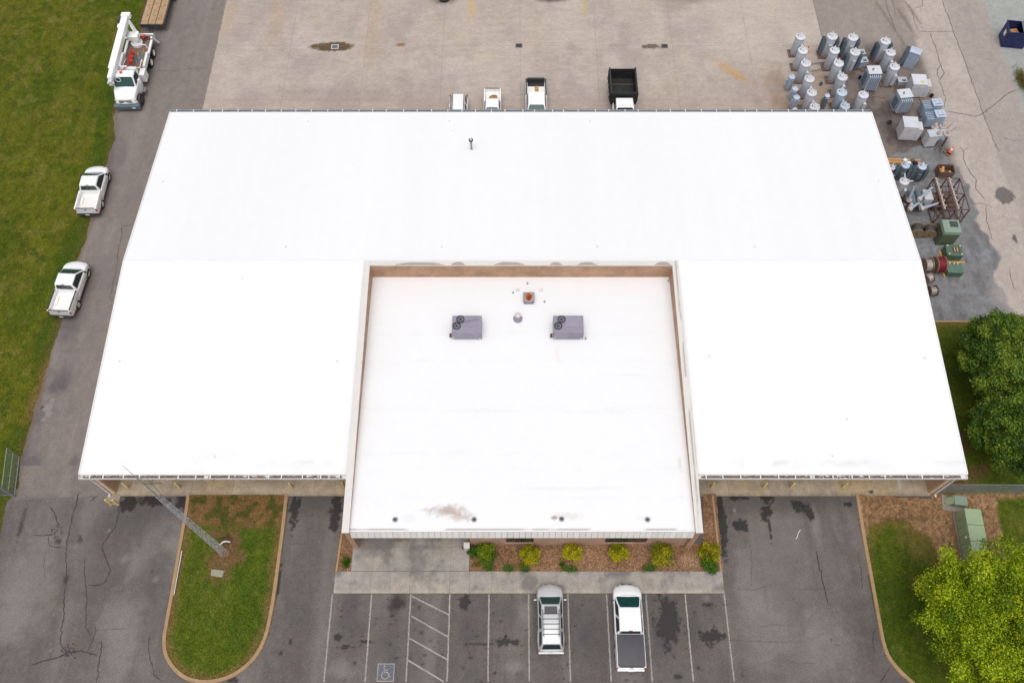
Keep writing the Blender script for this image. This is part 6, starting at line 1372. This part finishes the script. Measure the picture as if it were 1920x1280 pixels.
reel(1761, 496, .7, .70, .72, 'large wooden reel wound with dark red cable beside the green transformers', 'redcable', R(3), 'reelwood', .93)
reel(1739, 497, .65, .62, .6, 'wooden reel with pale wire hidden partly behind the red cable reel', 'silvercable', R(3), 'reelwood', .8)
reel(1743, 434, .55, .58, .75, 'wooden reel wound with black cable, right of the two beside the olive cabinet', 'cable', R(75), 'reelwood', .8)
reel(1719, 432, .55, .58, .75, 'wooden reel wound with black cable, left of the two at the roof edge', 'cable', R(78), 'reelwood', .8)
reel(1741, 521, .5, .46, .55, 'small reel with tangled grey wire in front of the red cable reel', 'silvercable', R(25), 'pallet', .8)
reel(1748.5, 545, .5, .46, .58, 'small dark reel with shiny bare wire, frontmost beside the roof edge', 'silvercable', R(5), 'rusty', .72)
tag(MB().tube(P(1714, 450, .9), P(1748, 447, .9), .03, n=6).build('steel_bar', 'steel'), 'thin pale steel bar lying across the black cable reels', 'bar')
# olive and dark green transformers
q = P(1778, 461, 0); t = thing('olive_cabinet', 'tall olive green cabinet with pale top and dark louvre beside the steel rack', 'transformer', (q.x - .35, q.y + .75, 0), R(-2))
MB().box(0, 0, .08, 1.45, 1.3, 1.45).build('body', 'olive', t); MB().box(0, 0, 1.53, 1.55, 1.4, .34, top=.93).build('hood', 'palegreen', t, bevel=.02); MB().box(0, 0, 0, 1.5, 1.35, .08).build('base', 'darkmetal', t)
MB().box(.2, .2, 1.872, .68, .6, .012).build('louvre', 'darkmetal', t)
for a in (-.11, .12): MB().box(.2 + a, .2, 1.885, .04, .6, .012).build('louvre_bar', 'dkgreen', t)
MB().box(.2, .2, 1.898, .68, .04, .012).build('louvre_bar', 'dkgreen', t); MB().box(0, -.66, .2, 1.3, .03, 1.2).build('door', 'olive', t)
q = P(1787, 490, 0); t = thing('green_switch_box', 'dark green box with four cream corner insulators and a slotted top', 'transformer', (q.x - .15, q.y + .55, .08), R(-3))
MB().box(0, 0, 0, 1.3, 1.1, .75).build('body', 'dkgreen', t); MB().box(0, 0, .75, 1.36, 1.16, .05).build('lid', 'dkgreen', t); MB().box(.15, .05, .802, .62, .5, .012).build('slot', 'darkmetal', t)
for k in (-.14, .1): MB().box(.15 + k, .05, .815, .1, .42, .03).build('fuse', 'newwood', t)
for sx_ in (-1, 1):
    for sy_ in (-1, 1): MB().lathe([(.07, 0), (.09, .05), (.06, .11)], (sx_ * .52, sy_ * .42, .8), n=10).build('corner_insulator', 'cream', t, smooth=50)
for y_ in (-.62, .3): MB().box(.1, y_, -.08, 2.0, .12, .08).build('skid', 'newwood', t)
q = P(1792, 519, 0); t = thing('green_transformer', 'dark green box with three cream bushings in a row, frontmost green unit', 'transformer', (q.x - .25, q.y + .5, 0), R(-3))
MB().box(0, 0, 0, 1.3, 1.0, .62).build('body', 'dkgreen', t); MB().box(0, -.1, .62, 1.34, .84, .05).build('lid', mat('mid_green_paint', A(96, 128, 112), .5), t)
for x_ in (-.4, 0, .28): MB().lathe([(.08, 0), (.10, .06), (.06, .16)], (x_, .40, .62), n=10).build('bushing', 'cream', t, smooth=50)
for k, (px0, py0, px1, py1) in enumerate(((1760, 470, 1766, 482), (1766, 506, 1771, 519))):
    tag(beam(P(px0, py0, .06), P(px1, py1, .06), .12, .12).build('wood_block', 'newwood'), ['yellow wood block left of the dark green box with corner insulators', 'yellow wood block left of the frontmost green box'][k], 'timber')

# ================================================================== VEGETATION
def crown(name, ce, rx, rz_, n, leaf, pal, seed, par, lumps=60, lr=.34, clump=0):
    g = np.random.default_rng(seed)
    u = g.normal(size=(lumps, 3)); u /= np.linalg.norm(u, axis=1)[:, None]; u[:, 2] = np.where(u[:, 2] < -.45, -u[:, 2], u[:, 2])
    rad = g.uniform(.66, .95, (lumps, 1)) if lumps > 200 else g.uniform(.35, .86, (lumps, 1)) ** .6
    LC = u * rad * np.array([rx, rx, rz_]); LR = g.uniform(.65, 1.25, lumps) * lr * rx
    if clump:                                            # boughs: lumps gather round a few limb ends
        mu = g.normal(size=(clump, 3)); mu /= np.linalg.norm(mu, axis=1)[:, None]; mu[:, 2] = np.abs(mu[:, 2]) * .9 - .15
        MC = mu * g.uniform(.55, .80, (clump, 1)) * np.array([rx, rx, rz_]); MC[0] = (0, 0, rz_ * .6)
        wh = g.integers(0, clump, lumps); LC = MC[wh] + g.normal(size=(lumps, 3)) * np.array([.15, .15, .13]) * rx; LR = g.uniform(.5, 1.3, lumps) * lr * rx
    li = g.choice(lumps, n, p=LR ** 2 / (LR ** 2).sum()); d = g.normal(size=(n, 3)); d /= np.linalg.norm(d, axis=1)[:, None]
    d[:, 2] = np.abs(d[:, 2]) * np.where(g.random(n) < .8, 1, -1)
    r_ = np.abs(g.normal(.92, .24, n))
    p = LC[li] + d * (LR[li] * r_)[:, None] * np.array([1, 1, .8])
    nm = d * .7 + g.normal(size=(n, 3)) * .55 + np.array([0, 0, .35]); nm /= np.linalg.norm(nm, axis=1)[:, None]
    a = np.cross(nm, g.normal(size=(n, 3))); a /= np.linalg.norm(a, axis=1)[:, None]; b_ = np.cross(nm, a)
    s = leaf * g.uniform(.6, 1.35, (n, 1)); V = np.empty((n, 4, 3))
    V[:, 0] = p - a * s; V[:, 1] = p + b_ * s * .55 + nm * s * .15; V[:, 2] = p + a * s; V[:, 3] = p - b_ * s * .55 + nm * s * .15
    pal = np.array(pal); lt = g.random(lumps); k = np.clip(lt[li] + g.normal(0, .28, n), 0, .999) * (len(pal) - 1); i = k.astype(int); f = (k - i)[:, None]
    C = (pal[i] * (1 - f) + pal[np.minimum(i + 1, len(pal) - 1)] * f) * g.uniform(.7, 1.3, (n, 1))
    o = faces_mesh(name, V.reshape(-1, 3), 4, C, 'leaf', par); o.location = ce
    return LC, LR
def tree(label, x, y, h, rx, rz_, pal, seed, n, leaf, lumps, lr, group, trunk=.16, clump=0):
    t = thing('tree', label, 'tree', (x, y, .05), 0, group); cz = h - rz_
    LC, LR = crown('crown', (0, 0, cz), rx, rz_, n, leaf, pal, seed, t, lumps, lr, clump)
    b = MB(); b.tube((0, 0, -.05), (.05, .03, cz * .55), trunk * 1.3, trunk, 10); b.tube((.05, .03, cz * .55), (0, 0, cz + rz_ * .4), trunk, trunk * .35, 8); b.build('trunk', 'bark', t, smooth=50)
    b = MB(); rr = random.Random(seed)
    for i in range(0, min(len(LC), 26)):
        e = Vector(LC[i]) + Vector((0, 0, cz)); s = Vector((.03, .02, max(cz * .4, min(e.z - .6, cz * rr.uniform(.5, 1.0))))); m_ = s.lerp(e, .5) + Vector((0, 0, .2))
        b.tube(s, m_, trunk * .4, trunk * .24, 6, False); b.tube(m_, e, trunk * .24, trunk * .08, 5, False)
    b.build('limb', 'bark', t, smooth=50)
DK = [A(48, 72, 18), A(70, 104, 24), A(96, 130, 34), A(122, 152, 44), A(150, 168, 58)]
BR = [A(96, 124, 12), A(132, 160, 14), A(164, 190, 18), A(194, 212, 28), A(212, 222, 50)]
q = P(1884, 676, 3.6); tree('dark green rounded tree at the right edge, upper of the two behind the fence', q.x, q.y, 6.6, 3.55, 2.7, DK, 3, 120000, .08, 330, .135, 'dark green trees by the right wall')
q = P(1898, 812, 3.2); tree('dark green rounded tree at the right edge, lower of the two just behind the fence', q.x, q.y, 6.0, 3.05, 2.5, DK, 5, 95000, .08, 280, .14, 'dark green trees by the right wall')
q = P(1868, 1168, 4.6); tree('bright yellow-green tree filling the lower right corner', q.x, q.y, 7.8, 4.8, 3.0, BR, 9, 165000, .078, 380, .13, None, .2, clump=46)
GOLD = [A(120, 134, 14), A(170, 170, 16), A(204, 194, 22), A(224, 208, 40)]; GREEN = [A(46, 88, 14), A(72, 122, 20), A(108, 150, 30)]
def shrub(px_, py_, rpx, label, pal, seed, n=4200, kz=.72, group='shrubs in the front bed'):
    r_ = rpx * mpp(py_) * 1.36; q = P(px_, py_, r_ * .75); t = thing('shrub', label, 'shrub', (q.x, q.y, .05), 0, group)
    crown('foliage', (0, 0, r_ * kz * .78), r_ * .86, r_ * kz * .8, n, .05, pal, seed, t, 26, .36)
    b = MB()
    for k in range(5): a = k * 1.26; b.tube((0, 0, -.02), (r_ * .4 * math.cos(a), r_ * .4 * math.sin(a), r_ * .8), .02, .008, 5)
    b.build('stem', 'bark', t)
shrub(911, 1037, 15.5, 'dark green shrub with golden tips at the left end of the front bed', [A(66, 110, 16), A(92, 138, 20), A(130, 160, 24), A(196, 188, 30)], 21, 3200)
shrub(889, 1034, 10, 'small dark green shrub touching the patio at the left end of the front bed', GREEN, 22, 1200)
shrub(992, 1039, 15.5, 'round golden shrub below the left office window', GOLD, 23); shrub(1074, 1034, 14.5, 'round golden shrub between the two office windows, left of centre', GOLD, 24); shrub(1161, 1036, 15.5, 'round golden shrub below the left part of the right office window', GOLD, 25)
shrub(1239, 1039, 19, 'larger golden shrub with green sides, right of the right office window', [A(84, 118, 14), A(128, 144, 16), A(184, 178, 22), A(208, 196, 34)], 26, 3400)
shrub(1331, 1035, 17, 'golden shrub at the right end of the front bed by the edging', GOLD, 27, 3000); shrub(1330, 1059, 13.5, 'plain green shrub in front of the golden shrub at the right end of the bed', GREEN, 28, 2200)
def tuft(px_, py_, wx_, wy_, label, pal, seed, n=420, h=.38):
    q = P(px_, py_, .05); s = mpp(py_); g = np.random.default_rng(seed); t = thing('ornamental_grass', label, 'plant', (q.x, q.y, .05), 0, 'small plants in the beds')
    X = g.normal(0, wx_ * s * .38, n); Y = g.normal(0, wy_ * s * .38, n); a = g.uniform(0, 6.28, n); hh = g.uniform(.4, 1, n) * h; w_ = .014; l_ = g.uniform(.3, .9, n) * hh
    V = np.empty((n, 3, 3)); V[:, 0] = np.stack([X - np.sin(a) * w_, Y + np.cos(a) * w_, X * 0], -1); V[:, 1] = np.stack([X + np.sin(a) * w_, Y - np.cos(a) * w_, X * 0], -1); V[:, 2] = np.stack([X + np.cos(a) * l_, Y + np.sin(a) * l_, hh], -1)
    pal = np.array(pal); C = pal[g.integers(0, len(pal), n)] * g.uniform(.7, 1.3, (n, 1)); faces_mesh('blades', V.reshape(-1, 3), 3, C, 'blade', t)
PALE = [A(110, 146, 60), A(140, 168, 84), A(92, 128, 44)]
for a in ((917, 1064, 12, 9, 'pale green tuft of grass at the left end of the front bed'), (953, 1066, 13, 9, 'pale green tuft of grass second from the left along the front bed'), (984, 1067, 9, 6, 'small pale tuft in front of the yellow flowers by the golden shrub'),
          (1068, 1067, 19, 8, 'wide pale green clump in front of the golden shrub between the windows'), (1217, 1065, 15, 9, 'sparse pale green tuft left of the larger golden shrub')): tuft(*a, pal=PALE, seed=a[0])
tuft(979, 1059, 8, 7, 'small plant with yellow flowers below the left office window', [A(170, 150, 20), A(200, 180, 20), A(90, 110, 30)], 5, 200, .3); tuft(894, 1058, 9, 6, 'small plant with yellow flowers beside the patio', [A(180, 156, 40), A(110, 120, 40)], 6, 160, .3)
tuft(650, 1054, 8, 13, 'small dark green plant in the narrow bed left of the entrance', GREEN, 7, 380, .4); tuft(1054, 1058, 6, 6, 'dark weed beside the wide pale clump in the front bed', GREEN, 8, 140, .3)
tuft(1916, 152, 14, 34, 'dry yellowish brush at the right edge below the dumpster', [A(150, 130, 70), A(120, 120, 50), A(168, 150, 90), A(96, 100, 40)], 11, 1500, .5)
